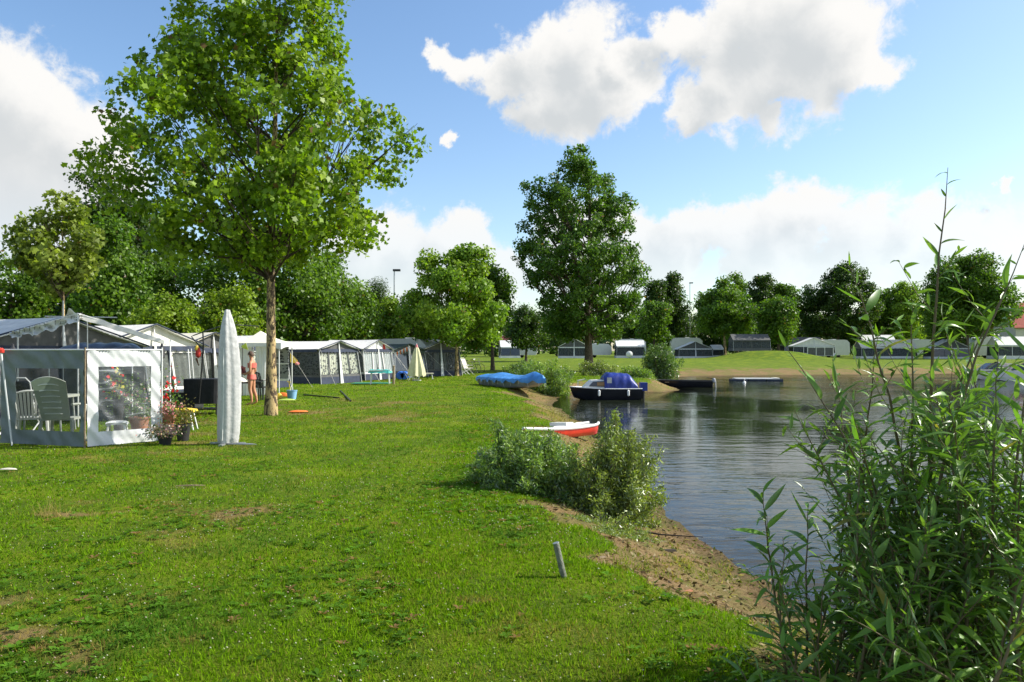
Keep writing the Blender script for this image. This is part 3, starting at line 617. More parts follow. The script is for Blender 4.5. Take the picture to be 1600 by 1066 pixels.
# far shore
FAR = [('twin_poplar', 'slim dark poplar, left one of the pair right of the tallest poplar', 1025, 150, [(1005,470),(1018,436),(1032,434),(1042,470),(1040,530),(1008,530)], 'dark'),
 ('slender_poplar', 'slim dark poplar, right one of the pair near the far lamp post', 1052, 152, [(1036,470),(1040,432),(1055,428),(1068,462),(1074,500),(1066,530),(1040,530)], 'dark'),
 ('lime_tree', 'small light green tree beside the tallest poplar on the far shore', 1022, 128, [(1002,500),(1010,476),(1030,472),(1044,490),(1046,525),(1006,528)], 'mid'),
 ('maple_tree', 'broad green tree with visible pale trunk on the far lawn', 1132, 122, [(1088,478),(1100,448),(1118,434),(1134,438),(1152,452),(1170,478),(1173,505),(1158,522),(1110,522),(1090,505)], 'mid'),
 ('tall_poplar', 'narrow green poplar behind the broad tree with the pale trunk', 1152, 150, [(1136,470),(1140,434),(1152,427),(1164,450),(1174,500),(1168,530),(1138,530)], 'mid'),
 ('narrow_poplar', 'narrow dark poplar left of the round-topped trees on the mound', 1191, 142, [(1173,470),(1182,432),(1194,426),(1205,445),(1208,490),(1196,505),(1180,492)], 'dark'),
 ('domed_tree', 'dome-shaped tree behind the clipped round tree on the mound', 1226, 142, [(1200,468),(1212,446),(1230,442),(1246,460),(1252,490),(1244,530),(1204,530)], 'mid'),
 ('clipped_round_tree', 'clipped round dark tree with a bright crown standing on the mound', 1217, 118, [(1188,495),(1194,472),(1216,464),(1238,474),(1246,498),(1240,520),(1226,534),(1206,534),(1194,518)], 'mid'),
 ('broad_dark_tree', 'broad dark tree with uneven top on the far shore right of the mound', 1310, 138, [(1253,480),(1260,450),(1285,446),(1310,415),(1335,412),(1352,438),(1366,450),(1368,490),(1360,525),(1262,525)], 'dark'),
 ('dusky_round_tree', 'smaller dark round tree right of the broad dark tree', 1372, 145, [(1345,490),(1350,466),(1375,456),(1398,468),(1406,495),(1400,525),(1350,525)], 'mid'),
 ('feathery_tree', 'light feathery small tree left of the big round tree', 1416, 140, [(1394,480),(1400,450),(1416,440),(1432,450),(1440,480),(1436,525),(1396,525)], 'light'),
 ('big_round_tree', 'large round-headed tree behind the willow shoots at the right', 1512, 112, [(1445,480),(1446,440),(1470,408),(1500,404),(1530,398),(1560,425),(1580,460),(1586,500),(1560,522),(1460,522)], 'mid'),]
for nm, lb, px, Y, poly, g in FAR:
    area = (max(p[0] for p in poly)-min(p[0] for p in poly))*(max(p[1] for p in poly)-min(p[1] for p in poly))
    tree(nm, lb, px, Y, poly, int(40+area/70), int(7000+area*2.2), .36, 1.25, g, tr=.22, nbr=14, bark=PBARK if nm == 'maple_tree' else BARK, shell=.8)
HLB = ['behind the tallest poplar right side', 'between the poplar pair and the far lamp post', 'behind the left side of the pale-trunked far tree', 'behind the right side of the pale-trunked far tree', 'just left of the mound', 'behind the domed tree on the mound', 'behind the broad dark tree on the far shore', 'between the broad dark tree and the dusky round tree', 'behind the light feathery tree', 'left of the large round-headed tree', 'behind the trunk of the large round-headed tree', 'in front of the red roofed house', 'behind the tallest poplar left side', 'left of the small dark tree beyond the bicycles']
for i, (px, Y, w, h) in enumerate([(1000,165,60,50),(1045,160,60,48),(1090,168,70,56),(1145,165,60,50),(1195,170,60,42),(1250,165,70,52),(1300,168,80,50),(1350,165,70,46),(1400,168,80,52),(1450,160,70,50),(1500,150,80,48),(1560,165,80,55),(870,165,90,60),(790,150,80,50)]):
    tree('hedge_tree', 'low dark backdrop tree '+HLB[i], px, Y, [(px-w*.7, 520), (px-w*.45, 548-h*.9), (px, 545-h*1.08), (px+w*.45, 548-h*.92), (px+w*.7, 520), (px+w*.5, 548), (px-w*.5, 548)], 46, 9000, .42, 1.9, 'dark', tr=.18, nbr=6, group='low dark trees behind the far tents')
def far_wood():
    n = 26000; x = rng.uniform(-330, 380, n); y = 235+rng.uniform(0, 40, n)+np.abs(x)*.1; h = 8+6*fbm(x*.03, y*.0, 4, 2)+3*fbm(x*.2, x*0, 2, 5)
    P = np.stack([x, y, rng.random(n)**.7*h], 1); Nn = rng.normal(size=(n, 3))+np.array([.2, -.4, .6]); c = np.array([.035, .07, .018])*rng.uniform(.6, 1.6, (n, 1))
    o = leaf_cloud('distant_wood', P, Nn, 1.9*rng.uniform(.6, 1.3, n), c, 'oval', LEAF, None); setp(o, 'distant dark wood closing the horizon', kind='stuff')
far_wood()
def bushy(name, label, px, Y, poly, nc, nl, ls, rc, g, kind='narrow', nst=40, group=None):
    x0, y0, z0 = on(px, Y); t = thing(name, label, 'shrub', (x0, y0, z0), 0, group); P2 = px_poly(poly, px, Y, z0); samp, zl, zh = crown_sampler(P2, 1.0); S = samp(nst, .5)
    m = MB(); Pl = []; Nl = []
    nl = int(nl*2.3); ls *= 1.12
    for sx, sy, szz, rad in S:
        b = Vector((sx*.35, sy*.5, min(-.02, 0))); b.z = gz(x0+b.x, y0+b.y)-z0-.03; tip = Vector((sx, sy, szz)); mid = b.lerp(tip, .5)+Vector((sx*.06, sy*.06, .08*szz))
        m.tube([b, mid, tip], [.008*Y/12+.002, .005*Y/12, .002], 4, caps=False); k = max(6, nl//nst)
        for _ in range(k):
            f = random.random()**.7; p = (b.lerp(mid, f*2) if f < .5 else mid.lerp(tip, f*2-1)) if f < 1 else tip
            rr = rc*(1.15-f*.75); Pl.append(p+Vector((random.gauss(0, rr), random.gauss(0, rr), random.gauss(0, rr*.7)))); Nl.append((random.gauss(0, 1), random.gauss(0, 1), random.gauss(.3, .8)))
    P = np.array([tuple(v) for v in Pl]); n = len(P); gg = gzv(P[:, 0]+x0, P[:, 1]+y0)-z0; P[:, 2] = np.maximum(P[:, 2], gg+.01)
    a, b = np.array(GREENS[g][0]), np.array(GREENS[g][1]); k = rng.random((n, 1)); cols = (a*(1-k)+b*k)*rng.uniform(.6, 1.6, (n, 1))
    leaf_cloud('foliage', P, np.array(Nl), ls*rng.uniform(.6, 1.3, n), cols, kind, WILLOW, t); m.build('stems', SHOOT, t)
    return t
bushy('willow_bush', 'dark grey-green willow bush on the bank, left half of the nearer clump', 835, 9.3, [(725,745),(750,690),(772,655),(800,672),(850,668),(895,684),(920,710),(925,790),(900,815),(800,795),(740,775)], 0, 16000, .055, .085, 'grey', nst=230)
bushy('pale_willow_bush', 'pale yellow-green willow bush leaning over the water, right half of the clump', 950, 8.9, [(862,760),(875,712),(905,700),(935,668),(962,640),(985,652),(1015,668),(1042,702),(1045,780),(1020,830),(940,850),(880,825)], 0, 17000, .050, .080, 'olive', nst=240)
bushy('bank_weeds', 'sprawling low weeds on the bank edge below the willow bushes', 935, 7.7, [(860,850),(880,815),(930,800),(990,800),(1040,830),(1060,870),(1000,880),(900,870)], 0, 1600, .035, .05, 'olive', nst=60)
bushy('low_weed_clump', 'low leafy weeds in the grass left of the willow bush', 750, 10.6, [(700,745),(740,705),(790,690),(820,720),(800,760),(730,762)], 0, 1500, .05, .06, 'mid', nst=30)
bushy('rounded_bush', 'rounded bush between the tarped boat and the cabin boat', 858, 35.5, [(808,600),(800,580),(820,562),(850,556),(885,562),(905,580),(906,610),(890,630),(830,624)], 0, 7500, .11, .18, 'light', nst=90)
bushy('yellowish_bush', 'thin yellowish bush at the foot of the tallest poplar', 940, 50, [(895,585),(905,565),(940,562),(970,570),(985,590),(960,598),(905,600)], 0, 3000, .14, .25, 'olive', nst=50)
bushy('spit_bush', 'low green bush on the sandy spit behind the blue boat canopy', 1000, 45, [(968,590),(975,572),(1000,568),(1022,580),(1026,604),(985,604)], 0, 3500, .14, .22, 'light', nst=50)
bushy('dense_dark_bush', 'tall dense dark bush on the sandy spit by the dark dinghy', 1030, 52, [(1002,560),(1008,540),(1028,530),(1050,542),(1068,562),(1066,590),(1050,598),(1010,596)], 0, 7500, .15, .28, 'mid', nst=90)
bushy('meadow_bush', 'low spreading bush left of the rounded lakeside bush', 805, 40, [(770,592),(785,570),(820,562),(840,580),(835,598),(780,598)], 0, 2200, .12, .2, 'mid', nst=40)

# ------------------------------------------------------------------ foreground willow
def willow_leaf(name, bend, curl, w=.098):
    V = []; Fc = []; n = 7
    for i in range(n+1):
        f = i/n; hw = w*math.sin(PI*min(1, f*1.02)**.75)**.9*(1 if i not in (0, n) else .02); y = f; z = -bend*f*f; lift = curl*hw
        V += [(-hw, y*math.cos(bend*.5), z+lift), (0, y*math.cos(bend*.5), z), (hw, y*math.cos(bend*.5), z+lift)]
    for i in range(n):
        a = i*3; Fc += [(a, a+1, a+4, a+3), (a+1, a+2, a+5, a+4)]
    return np.array(V), Fc
LSH = [willow_leaf('a', .12, .5), willow_leaf('b', .42, .7, .088), willow_leaf('c', .75, .3, .11), willow_leaf('d', -.12, .6, .092)]
WLEAF = leaf_single('willow_leaf_near', (.115, .245, .020), (.30, .38, .22))
LME = []
for V, Fc in LSH:
    me = bpy.data.meshes.new('leaf'); me.from_pydata([tuple(v) for v in V], [], Fc); me.update(); me.polygons.foreach_set('use_smooth', [True]*len(me.polygons)); me.materials.append(WLEAF); LME.append(me)
def willow(label, base, shoots, maxparts=290, group=None):
    bx, by = base; bz = gz(bx, by); t = thing('willow_shrub', label, 'shrub', (bx, by, bz), 0, group); ms = MB(); leaves = []
    for (px, py, Y, sx, sy, lmin, dens) in shoots:       # tip in space, foot near the shrub's base
        tip = Vector(((px-800)*Y/F, Y, CAM_Z+(HZ-py)*Y/F)); fx, fy = sx, sy; foot = Vector((fx, fy, gz(fx, fy)-.05)); Ln = (tip-foot).length
        side = Vector((random.uniform(-1, 1), random.uniform(-1, 1), 0))*Ln*.11; pts = []; n = 14
        for i in range(n+1):
            f = i/n; p = foot.lerp(tip, f)+side*math.sin(f*PI)+Vector(((tip.x-foot.x), (tip.y-foot.y), 0))*(-.14*math.sin(f*PI)); p += Vector((random.gauss(0, .004), random.gauss(0, .004), 0)); pts.append(p-Vector((bx, by, bz)))
        r0 = .0035+.0042*Ln; ms.tube(pts, [r0*(1-i/n)**.8+.0012 for i in range(n+1)], 6)
        step = .030/dens; m = int(Ln*(1-lmin)/step); ph = random.uniform(0, 6)
        for k in range(m):
            f = lmin+(1-lmin)*(k+.5)/m; i = min(n-1, int(f*n)); p = Vector(pts[i]).lerp(Vector(pts[i+1]), f*n-i); ax = (Vector(pts[i+1])-Vector(pts[i])).normalized()
            ph += 2.4+random.gauss(0, .3); o1 = ax.orthogonal().normalized(); o2 = ax.cross(o1); out = o1*math.cos(ph)+o2*math.sin(ph)
            up = random.uniform(.35, 1.25)*(1.0+.6*(f > .93)); d = (out+ax*up+Vector((0, 0, random.uniform(-.25, .1)))).normalized()
            L = random.uniform(.09, .185)*(1.0 if f < .93 else .6)*(1 if random.random() < .8 else .6)
            if random.random() < .22 and Ln > .7 and .2 < f < .9:            # a short side twig with its own leaves
                tl = random.uniform(.12, .32); tw = [p, p+d*tl*.5+Vector((0, 0, .02)), p+d*tl+Vector((0, 0, tl*.35))]; ms.tube(tw, [.0022, .0016, .0008], 4)
                for q in range(int(tl/.026)):
                    g = (q+.6)/(tl/.026); pp = Vector(tw[0]).lerp(Vector(tw[2]), g); dd = (d+Vector((random.gauss(0, .7), random.gauss(0, .7), random.gauss(.25, .5)))).normalized(); leaves.append((pp, dd, random.uniform(.05, .10)))
            leaves.append((p, d, L))
    def mat_of(p, d, L):
        z = (Vector((0, 0, 1))+Vector((random.gauss(0, .45), random.gauss(0, .45), 0))); x = d.cross(z).normalized(); z = x.cross(d).normalized()
        M = Matrix((x*L, d*L, z*L)).transposed().to_4x4(); M.translation = p; return M
    base3 = Vector((bx, by, bz)); leaves = [l for l in leaves if (l[0]+base3).y > .9]
    order = sorted(range(len(leaves)), key=lambda i: -leaves[i][2]/(leaves[i][0]+base3).y); big = set(order[:maxparts])
    Vs = []; Fs = []; cols = []; nv = 0
    for i, (p, d, L) in enumerate(leaves):
        j = random.randrange(4); M = mat_of(p, d, L)
        if i in big:
            o = link(bpy.data.objects.new('leaf', LME[j])); o.parent = t; o.matrix_local = M
        else:
            V, Fc = LSH[j]; A = np.array(M)[:3]; Vs.append(V@A[:, :3].T+A[:, 3]); Fs += [tuple(q+nv for q in f) for f in Fc]; nv += len(V)
            k = random.random(); c = np.array((.06, .135, .014))*(1-k)+np.array((.20, .35, .035))*k; cols.append(np.repeat(c[None], len(V), 0))
    ms.build('stems', SHOOT, t, smooth=True)
    o = mesh_np('foliage', np.concatenate(Vs), Fs, WILLOW, t, np.concatenate(cols), smooth=True); o['kind'] = 'stuff'
    return t
def rshoots(n, px0, px1, pyf, Y0, Y1, f0, f1, lmin=.08, dens=1.):
    out = []
    for i in range(n):
        px = random.uniform(px0, px1); Y = random.uniform(Y0, Y1); out.append((px, pyf(px)+random.uniform(-30, 150), Y, random.uniform(*f0), Y+random.uniform(-.25, .2)+random.uniform(*f1), lmin, dens))
    return out
tall = [(1482, 262, 3.6, 2.02, 3.5, .25, .55), (1326, 408, 3.6, 1.75, 3.5, .2, .7), (1606, 368, 3.5, 1.98, 3.45, .25, .55), (1425, 470, 3.6, 1.85, 3.6, .2, .9), (1222, 535, 3.7, 1.62, 3.6, .25, .6),
        (1372, 520, 3.7, 1.75, 3.6, .2, .8), (1560, 545, 3.3, 2.1, 3.3, .2, .9), (1300, 560, 3.9, 1.7, 3.8, .2, .8), (1625, 470, 3.3, 2.25, 3.2, .2, .8), (1505, 500, 3.8, 2.15, 3.8, .2, .8), (1585, 430, 3.9, 2.4, 3.8, .2, .7), (1455, 580, 3.3, 1.8, 3.2, .15, 1.), (1240, 640, 3.6, 1.55, 3.5, .2, .8)]
wf = lambda px: 640 if px > 1450 else 670
willow('tall leafy willow shoots in the right foreground with one slender shoot reaching highest', (1.9, 3.6), tall+rshoots(17, 1300, 1480, wf, 3.2, 4.0, (1.6, 2.1), (-.1, .1)))
willow('bright dense willow shrub cut by the right edge of the picture', (2.3, 3.3), rshoots(25, 1450, 1690, lambda p: 600, 2.9, 3.9, (1.9, 2.7), (-.1, .1), .05, 1.1))
willow('darker bushy willow filling the bottom right corner below the tall shoots', (1.75, 3.1), rshoots(30, 1290, 1640, lambda p: 800+max(0, 1400-p)*.35, 2.7, 3.6, (1.3, 2.2), (-.1, .1), .0, 1.15))
willow('small low willow standing apart on the sand left of the tall shoots', (1.2, 3.4), [(1190, 765, 3.7, 1.32, 3.55, .1, 1.), (1262, 790, 3.6, 1.36, 3.5, .1, 1.), (1225, 840, 3.4, 1.25, 3.4, .05, 1.1), (1215, 900, 3.3, 1.2, 3.3, 0, 1.1), (1150, 1030, 3.2, 1.15, 3.2, 0, 1.), (1180, 1040, 3.1, 1.15, 3.1, 0, 1.), (1290, 900, 3.3, 1.3, 3.3, 0, 1.1), (1250, 960, 3.2, 1.22, 3.2, 0, 1.1), (1200, 980, 3.1, 1.18, 3.1, 0, 1.)], 200)

# ------------------------------------------------------------------ awnings
def awning(label, p0, rz, w, d, he, hr, roofm, wallm, trimm, style='curtain', curt=None, skirt=None, ropes=True, ridge='y', side=True, door=None, group=None, z0=None, winm=None, side_curt=None, slope=.22, bays=3, name='awning_tent', cat='awning tent', rope_out=1.3):
    x0, y0 = p0; z0 = gz(x0, y0) if z0 is None else z0
    t = thing(name, label, cat, (x0, y0, z0), rz, group); skirt = skirt or trimm
    def wp(x, y, z):
        if z < he:
            k = 1-z/he; y -= slope*k*(1 if y < d*.4 else 0); x += (-.10*k if x < w/2 else .10*k)
        return (x, y, z)
    B = lambda: MB(wp)
    ov = .10; sag = .035
    m = B(); nu, nv = 12, 6                                        # roof: two sagging slopes with a hanging edge
    if ridge == 'y':
        for s in (-1, 1):
            def fn(u, v, s=s):
                x = w/2+s*u*(w/2+ov); z = hr+(he-hr)*u-(sag*math.sin(u*PI)*(1+.6*math.sin(v*PI*3)))-.02*math.sin(v*PI); return (x, -ov*1.6+v*(d+ov), z+.02)
            m.grid(fn if s > 0 else (lambda u, v, f=fn: f(1-u, v)), nv, nu, .025)
    else:
        yr = d*.5
        for s in (-1, 1):
            def fn(u, v, s=s):
                y = yr+s*u*(yr+ov); z = hr+(he-hr)*u-sag*math.sin(u*PI)*(1+.6*math.sin(v*PI*3)); return (-ov+v*(w+2*ov), y, z+.02)
            m.grid((lambda u, v, f=fn: f(1-v, u)) if s > 0 else (lambda u, v, f=fn: f(v, u)), nu, nv, .025)
    m.build('roof', roofm, t)
    m = B()                                                         # gable ends
    if ridge == 'y':
        for y in (0, d-.03):
            m = B(); m.add([(0, y, he), (w, y, he), (w/2, y, hr-.02), (0, y+.02, he), (w, y+.02, he), (w/2, y+.02, hr-.02)], [(0, 1, 2), (5, 4, 3), (0, 3, 4, 1), (1, 4, 5, 2), (2, 5, 3, 0)]); m.build('gable', wallm, t)
    else:
        for x in (0, w-.03):
            m = B(); m.add([(x, 0, he), (x, d, he), (x, d/2, hr-.02), (x+.02, 0, he), (x+.02, d, he), (x+.02, d/2, hr-.02)], [(2, 1, 0), (3, 4, 5), (0, 1, 4, 3), (1, 2, 5, 4), (2, 0, 3, 5)]); m.build('gable', wallm, t)
    sk = .34*he/1.7; top = he-.20*he/1.7; mul = .07
    def wall(axis_, L, n, nm, curt=curt, winm=winm):
        bar = B(); pn = lambda a, b, z1, z2, dd=.0, th=.02: ((a, dd, z1), (b, dd+th, z2)) if axis_ == 'x' else ((dd, a, z1), (dd+th, b, z2))
        q = pn(0, L, top, he); bar.box(*q); q = pn(0, L, sk, sk+.10); bar.box(*q); xs = [L*i/n for i in range(n+1)]
        for x in xs:
            q = pn(max(0, x-mul/2), min(L, x+mul/2), sk+.10, top); bar.box(*q)
        bar.build(nm, wallm, t)
        q = pn(0, L, 0, sk); B().box(*q).build('skirt', skirt, t)
        for i in range(n):
            a, b = xs[i]+mul/2, xs[i+1]-mul/2
            if door is not None and axis_ == 'x' and i == door: continue
            fr = B(); q = pn(a, b, sk+.10, top, .014, .006); fr.box(*q); wi = fr.build('window', winm or CLEARG, t)
            if curt is not None:
                c = B(); nn = 14; zz = (sk+.12, top)
                def cf(u, v, a=a, b=b): 
                    s_ = a+u*(b-a); o = .06+.018*math.sin(u*nn*2.1); return (s_, o, zz[0]+v*(zz[1]-zz[0])) if axis_ == 'x' else (o, s_, zz[0]+v*(zz[1]-zz[0]))
                c.grid(cf, nn*2, 2); cu = c.build('curtain', curt if not isinstance(curt, (tuple, list)) else curt[i % len(curt)], wi)
    wall('x', w, bays, 'front_wall')
    if side: wall('y', d, max(1, int(round(d/1.6))) if side is True else side, 'side_wall', side_curt or curt, CLEARG)
    bx_ = B().box((w-.02, .02, 0), (w, d, he)).box((0, d-.02, 0), (w-.02, d, he)); bx_.build('back_wall', wallm, t)
    v = B()                                                         # scalloped valance
    n = 24
    for i in range(n):
        a = i/n*w; b = (i+1)/n*w; v.box((a, -.055 if ridge == 'y' else -.12, he-.13-(.025 if i % 2 else 0)), (b, -.04 if ridge == 'y' else -.105, he+.015))
    if ridge == 'y':
        for i in range(n):
            a = i/n*d; b = (i+1)/n*d; v.box((-.12, a, he-.13-(.025 if i % 2 else 0)), (-.105, b, he))
        for s in (-1, 1):                                           # dark piping up the gable edges
            v.tube([(w/2, -.17, hr+.02), (w/2+s*(w/2+.1), -.17, he+.02)], .022, 6)
    v.build('valance', trimm, t)
    for x in ((0, w) if ridge == 'x' else (0, w/2, w)):
        h = hr if (x == w/2 and ridge == 'y') else he
        B().tube([(x, -.04, 0), (x, -.04, h)], .016, 6).build('pole', WMETAL, t)
    if ropes:
        for x in (0, w):
            m = MB(); m.tube([(x, -.1, he), (x+(-.3 if x == 0 else .3), -rope_out, .0)], .006, 5); o = m.build('guy_rope', ROPE, t)
            MB().tube([(x+(-.3 if x == 0 else .3), -rope_out, -.05), (x+(-.3 if x == 0 else .3), -rope_out-.03, .08)], .01, 5).build('peg', STEEL, o)
    return t
A = R(62.7)
awning('large pale grey roofed awning behind the smoky windscreen, nearest at the left', (-12.3, 17.2), R(64), 4.6, 4.2, 1.70, 2.42, LGREY, GREYC, NAVY, curt=None, ropes=False, bays=4, winm=GLASS, side=3)
awning('dark grey awning cut by the left edge of the picture', (-13.6, 15.0), R(30), 2.2, 3, 1.65, 2.25, GREYC, GREYC, NAVY, ropes=False, bays=2, winm=GLASS)
awning('grey roofed awning with a navy valance beside the black covered grill', (-12.1, 22.3), R(64), 3.9, 4, 1.72, 2.40, LGREY, LGREY, NAVY, curt=CURT3, ropes=False, winm=CLEARG)
awning('low pale roofed awning right behind the covered parasol', (-11.7, 26.6), A, 3.3, 4, 1.68, 2.26, CREAMC, GREYC, NAVY, curt=CURT3, ropes=False, bays=4)
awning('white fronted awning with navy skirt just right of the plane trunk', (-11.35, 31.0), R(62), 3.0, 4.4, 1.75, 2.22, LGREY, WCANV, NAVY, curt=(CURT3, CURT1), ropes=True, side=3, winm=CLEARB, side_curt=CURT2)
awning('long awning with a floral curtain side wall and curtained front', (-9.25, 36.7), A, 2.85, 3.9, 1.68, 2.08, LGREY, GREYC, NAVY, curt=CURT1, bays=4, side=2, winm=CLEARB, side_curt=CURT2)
awning('pale awning with tall white net curtains behind the teal table', (-7.95, 40.9), A, 2.5, 3.4, 1.66, 2.16, LGREY, WCANV, NAVY, curt=CURT3, bays=3, side=1, winm=CLEARB)
awning('low dark green awning hung with bunting', (-7.0, 44.3), R(60), 3.2, 3.6, 1.60, 2.0, DGREEN, GREYC, DGREEN, curt=None, bays=2, winm=GLASS, rope_out=2.)
awning('dark fronted awning with pale roof left of the thin sunlit trunk', (-5.6, 47.4), R(38), 2.8, 3.0, 1.62, 2.15, LGREY, GREYC, NAVY, curt=(CURT2, CURT3), bays=3, side=2)
# side curtains use the copy with shade put into its colour
def caravan(label, px, Y, rz, L=4.6, H=2.5, group=None, z0=None, side_col=None):
    x, y, z = on(px, Y) if z0 is None else ((px-800)*Y/F, Y, z0); t = thing('caravan', label, 'caravan', (x, y, z), rz, group); m = MB(); Wd = 2.1
    prof = [(-L/2+.25, .45), (-L/2, .9), (-L/2+.08, H-.5), (-L/2+.55, H-.06), (-L/2+1.1, H), (L/2-.9, H), (L/2-.35, H-.12), (L/2, H-.75), (L/2-.02, .8), (L/2-.2, .45)]
    n = len(prof); vs = [(a, yy, b) for yy in (-Wd/2, Wd/2) for a, b in prof]
    m.add(vs, [tuple(range(n))[::1], tuple(range(2*n-1, n-1, -1))]+[(i, i+n, (i+1) % n+n, (i+1) % n) for i in range(n)]); m.build('body', side_col or CARAV, t)
    for a in (-L/2+.7, -.3, L/2-1.5):
        MB().box((a, -Wd/2-.03, 1.25), (a+.95, -Wd/2-.004, 1.85)).build('window', GLASS, t)
    MB().box((-L/2+.1, -Wd/2-.012, .78), (L/2-.1, -Wd/2-.003, .86)).build('stripe', NAVY, t)
    wh = MB().tube([(0, -Wd/2+.05, .32), (0, -Wd/2-.04, .32)], .32, 16).build('wheel', RUBBER, t); MB().tube([(0, -Wd/2-.04, .32), (0, -Wd/2-.055, .32)], .19, 12).build('rim', STEEL, wh)
    MB().box((-.5, -Wd/2+.1, H+.002), (.1, Wd/2-.7, H+.09)).build('roof_hatch', WHITEP, t)
    return t
caravan('white caravan roof edge showing beside the red sunshade', 640, 50, R(150), 4.4, 2.35)
# far shore awnings face the lake
def far_awn(label, px0, px1, ybase, Y, he, hr, roofm, wallm, curt=None, ridge='x', rz=0, bays=3, d=2.6, winm=None, trim=None):
    trim = trim or (WCANV if roofm in (WCANV, CREAMC) else GREYC); hr += .28; he *= .86
    x0 = (px0-800)*Y/F; x1 = (px1-800)*Y/F; z = gz((x0+x1)/2, Y); zb = CAM_Z-(ybase-HZ)*Y/F
    return awning(label, (x0, Y), R(rz), x1-x0, d, he, hr, roofm, wallm, trim, curt=curt, ridge=ridge, ropes=False, side=1, bays=bays, z0=z, winm=winm or CLEARG)
far_awn('far awning with white canopy on posts left of the rounded bush', 783, 812, 561, 122, 2.0, 2.5, WCANV, GREYC, rz=6, bays=2, winm=GLASS)
far_awn('maroon roofed awning above and behind the white canopy', 780, 815, 545, 140, 2.9, 3.6, MAROON, MAROON, bays=2, winm=GLASS)
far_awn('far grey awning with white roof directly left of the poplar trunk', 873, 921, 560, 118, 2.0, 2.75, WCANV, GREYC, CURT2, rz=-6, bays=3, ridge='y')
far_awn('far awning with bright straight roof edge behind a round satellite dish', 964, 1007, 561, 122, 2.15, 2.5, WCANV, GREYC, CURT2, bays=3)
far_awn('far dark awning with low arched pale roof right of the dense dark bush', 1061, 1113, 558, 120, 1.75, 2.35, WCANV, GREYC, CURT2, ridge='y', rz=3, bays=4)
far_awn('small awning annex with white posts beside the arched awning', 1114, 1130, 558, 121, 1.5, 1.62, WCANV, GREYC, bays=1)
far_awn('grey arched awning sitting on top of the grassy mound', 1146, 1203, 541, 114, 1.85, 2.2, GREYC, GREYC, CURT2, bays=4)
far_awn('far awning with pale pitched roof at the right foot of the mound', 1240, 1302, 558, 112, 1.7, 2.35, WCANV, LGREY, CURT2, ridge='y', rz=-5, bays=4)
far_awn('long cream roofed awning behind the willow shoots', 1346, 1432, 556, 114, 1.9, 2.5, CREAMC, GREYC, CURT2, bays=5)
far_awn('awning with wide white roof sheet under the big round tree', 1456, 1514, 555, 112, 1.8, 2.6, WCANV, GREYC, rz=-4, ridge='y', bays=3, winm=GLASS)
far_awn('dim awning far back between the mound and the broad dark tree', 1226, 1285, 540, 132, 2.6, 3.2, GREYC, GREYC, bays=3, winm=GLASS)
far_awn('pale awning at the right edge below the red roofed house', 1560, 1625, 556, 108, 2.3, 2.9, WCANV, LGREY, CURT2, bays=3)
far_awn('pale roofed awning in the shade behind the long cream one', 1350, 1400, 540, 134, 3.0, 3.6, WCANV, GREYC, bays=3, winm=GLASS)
for px, Y, lb, H in ((985, 128, 'white caravan standing behind the dish awning', 3.1), (1072, 128, 'white caravan with pale roof standing behind the arched awning', 3.3), (930, 126, 'white caravan half hidden right of the poplar trunk', 2.3), (815, 127, 'white caravan nose beside the canopy on posts', 2.3), (1545, 116, 'white caravan under the right side of the big round tree', 3.2), (1300, 128, 'white caravan behind the pitched roof awning right of the mound', 3.0), (1430, 128, 'white caravan left of the big round tree', 3.0)):
    caravan(lb, px, Y, R(180+random.uniform(-12, 12)), 5.2, H)
def fence_panel():
    x, y, z = on(1282, 108); t = thing('windbreak', 'low white framed windbreak before the pitched roof awning', 'windbreak', (x, y, z))
    for i in range(4): MB().tube([(-1.8+i*1.2, 0, 0), (-1.8+i*1.2, 0, 1.25)], .05, 6).build('post', WHITEP, t)
    MB().box((-1.8, -.03, 1.2), (1.8, .03, 1.28)).build('rail', WHITEP, t)
    for i in range(3): MB().box((-1.74+i*1.2, -.01, .1), (-.66+i*1.2, .01, 1.19)).build('panel', GREYC, t)
fence_panel()
def dish():
    x, y, z = on(983, 119); t = thing('satellite_dish', 'round pale satellite dish standing before a far awning', 'satellite dish', (x, y, z))
    m = MB(); m.grid(lambda u, v: (.52*u*math.cos(v*2*PI), -.25+.2*u*u-.2, .62+.52*u*math.sin(v*2*PI)), 5, 24); m.build('reflector', WHITEP, t, smooth=True)
    MB().tube([(0, 0, -.05), (0, -.1, .9)], .04, 6).build('mast', STEEL, t); MB().tube([(0, -.2, .3), (0, -.9, .9)], .025, 5).build('arm', STEEL, t)
dish()
def house():
    Y = 150; x = (1587-800)/F*Y; z = gz(x, Y); t = thing('house', 'red tiled house at the far right edge behind the trees', 'house', (x, Y, z), R(-8)); Wd = 12; D = 9; E = 6.0; Hh = 10.8
    m = MB(); m.box((0, 0, 0), (Wd, D, E)); m.add([(0, 0, E), (0, D, E), (0, D/2, Hh-.2), (.2, 0, E), (.2, D, E), (.2, D/2, Hh-.2)], [(2, 1, 0), (3, 4, 5), (0, 1, 4, 3), (1, 2, 5, 4), (2, 0, 3, 5)]); m.build('wall', CREAMC, t)
    m = MB(); rt = pm('red_tiles', (.34, .075, .045), .8, .25, 3, .5, 10)
    for s in (0, 1): m.grid((lambda u, v: (-.5+v*(Wd+1), D/2-u*(D/2+.6), Hh-(Hh-E+.25)*u)) if s else (lambda u, v: (-.5+v*(Wd+1), D/2+u*(D/2+.6), Hh-(Hh-E+.25)*u)), 4, 4, .15)
    m.build('roof', rt, t)
    for a in (1.5, 5, 8.5):
        for b in (1, 3.7):
            w_ = MB().box((a, -.05, b), (a+1.3, -.005, b+1.4)).build('window', WHITEP, t); MB().box((a+.08, -.08, b+.08), (a+1.22, -.055, b+1.32)).build('pane', GLASS, w_)
house()
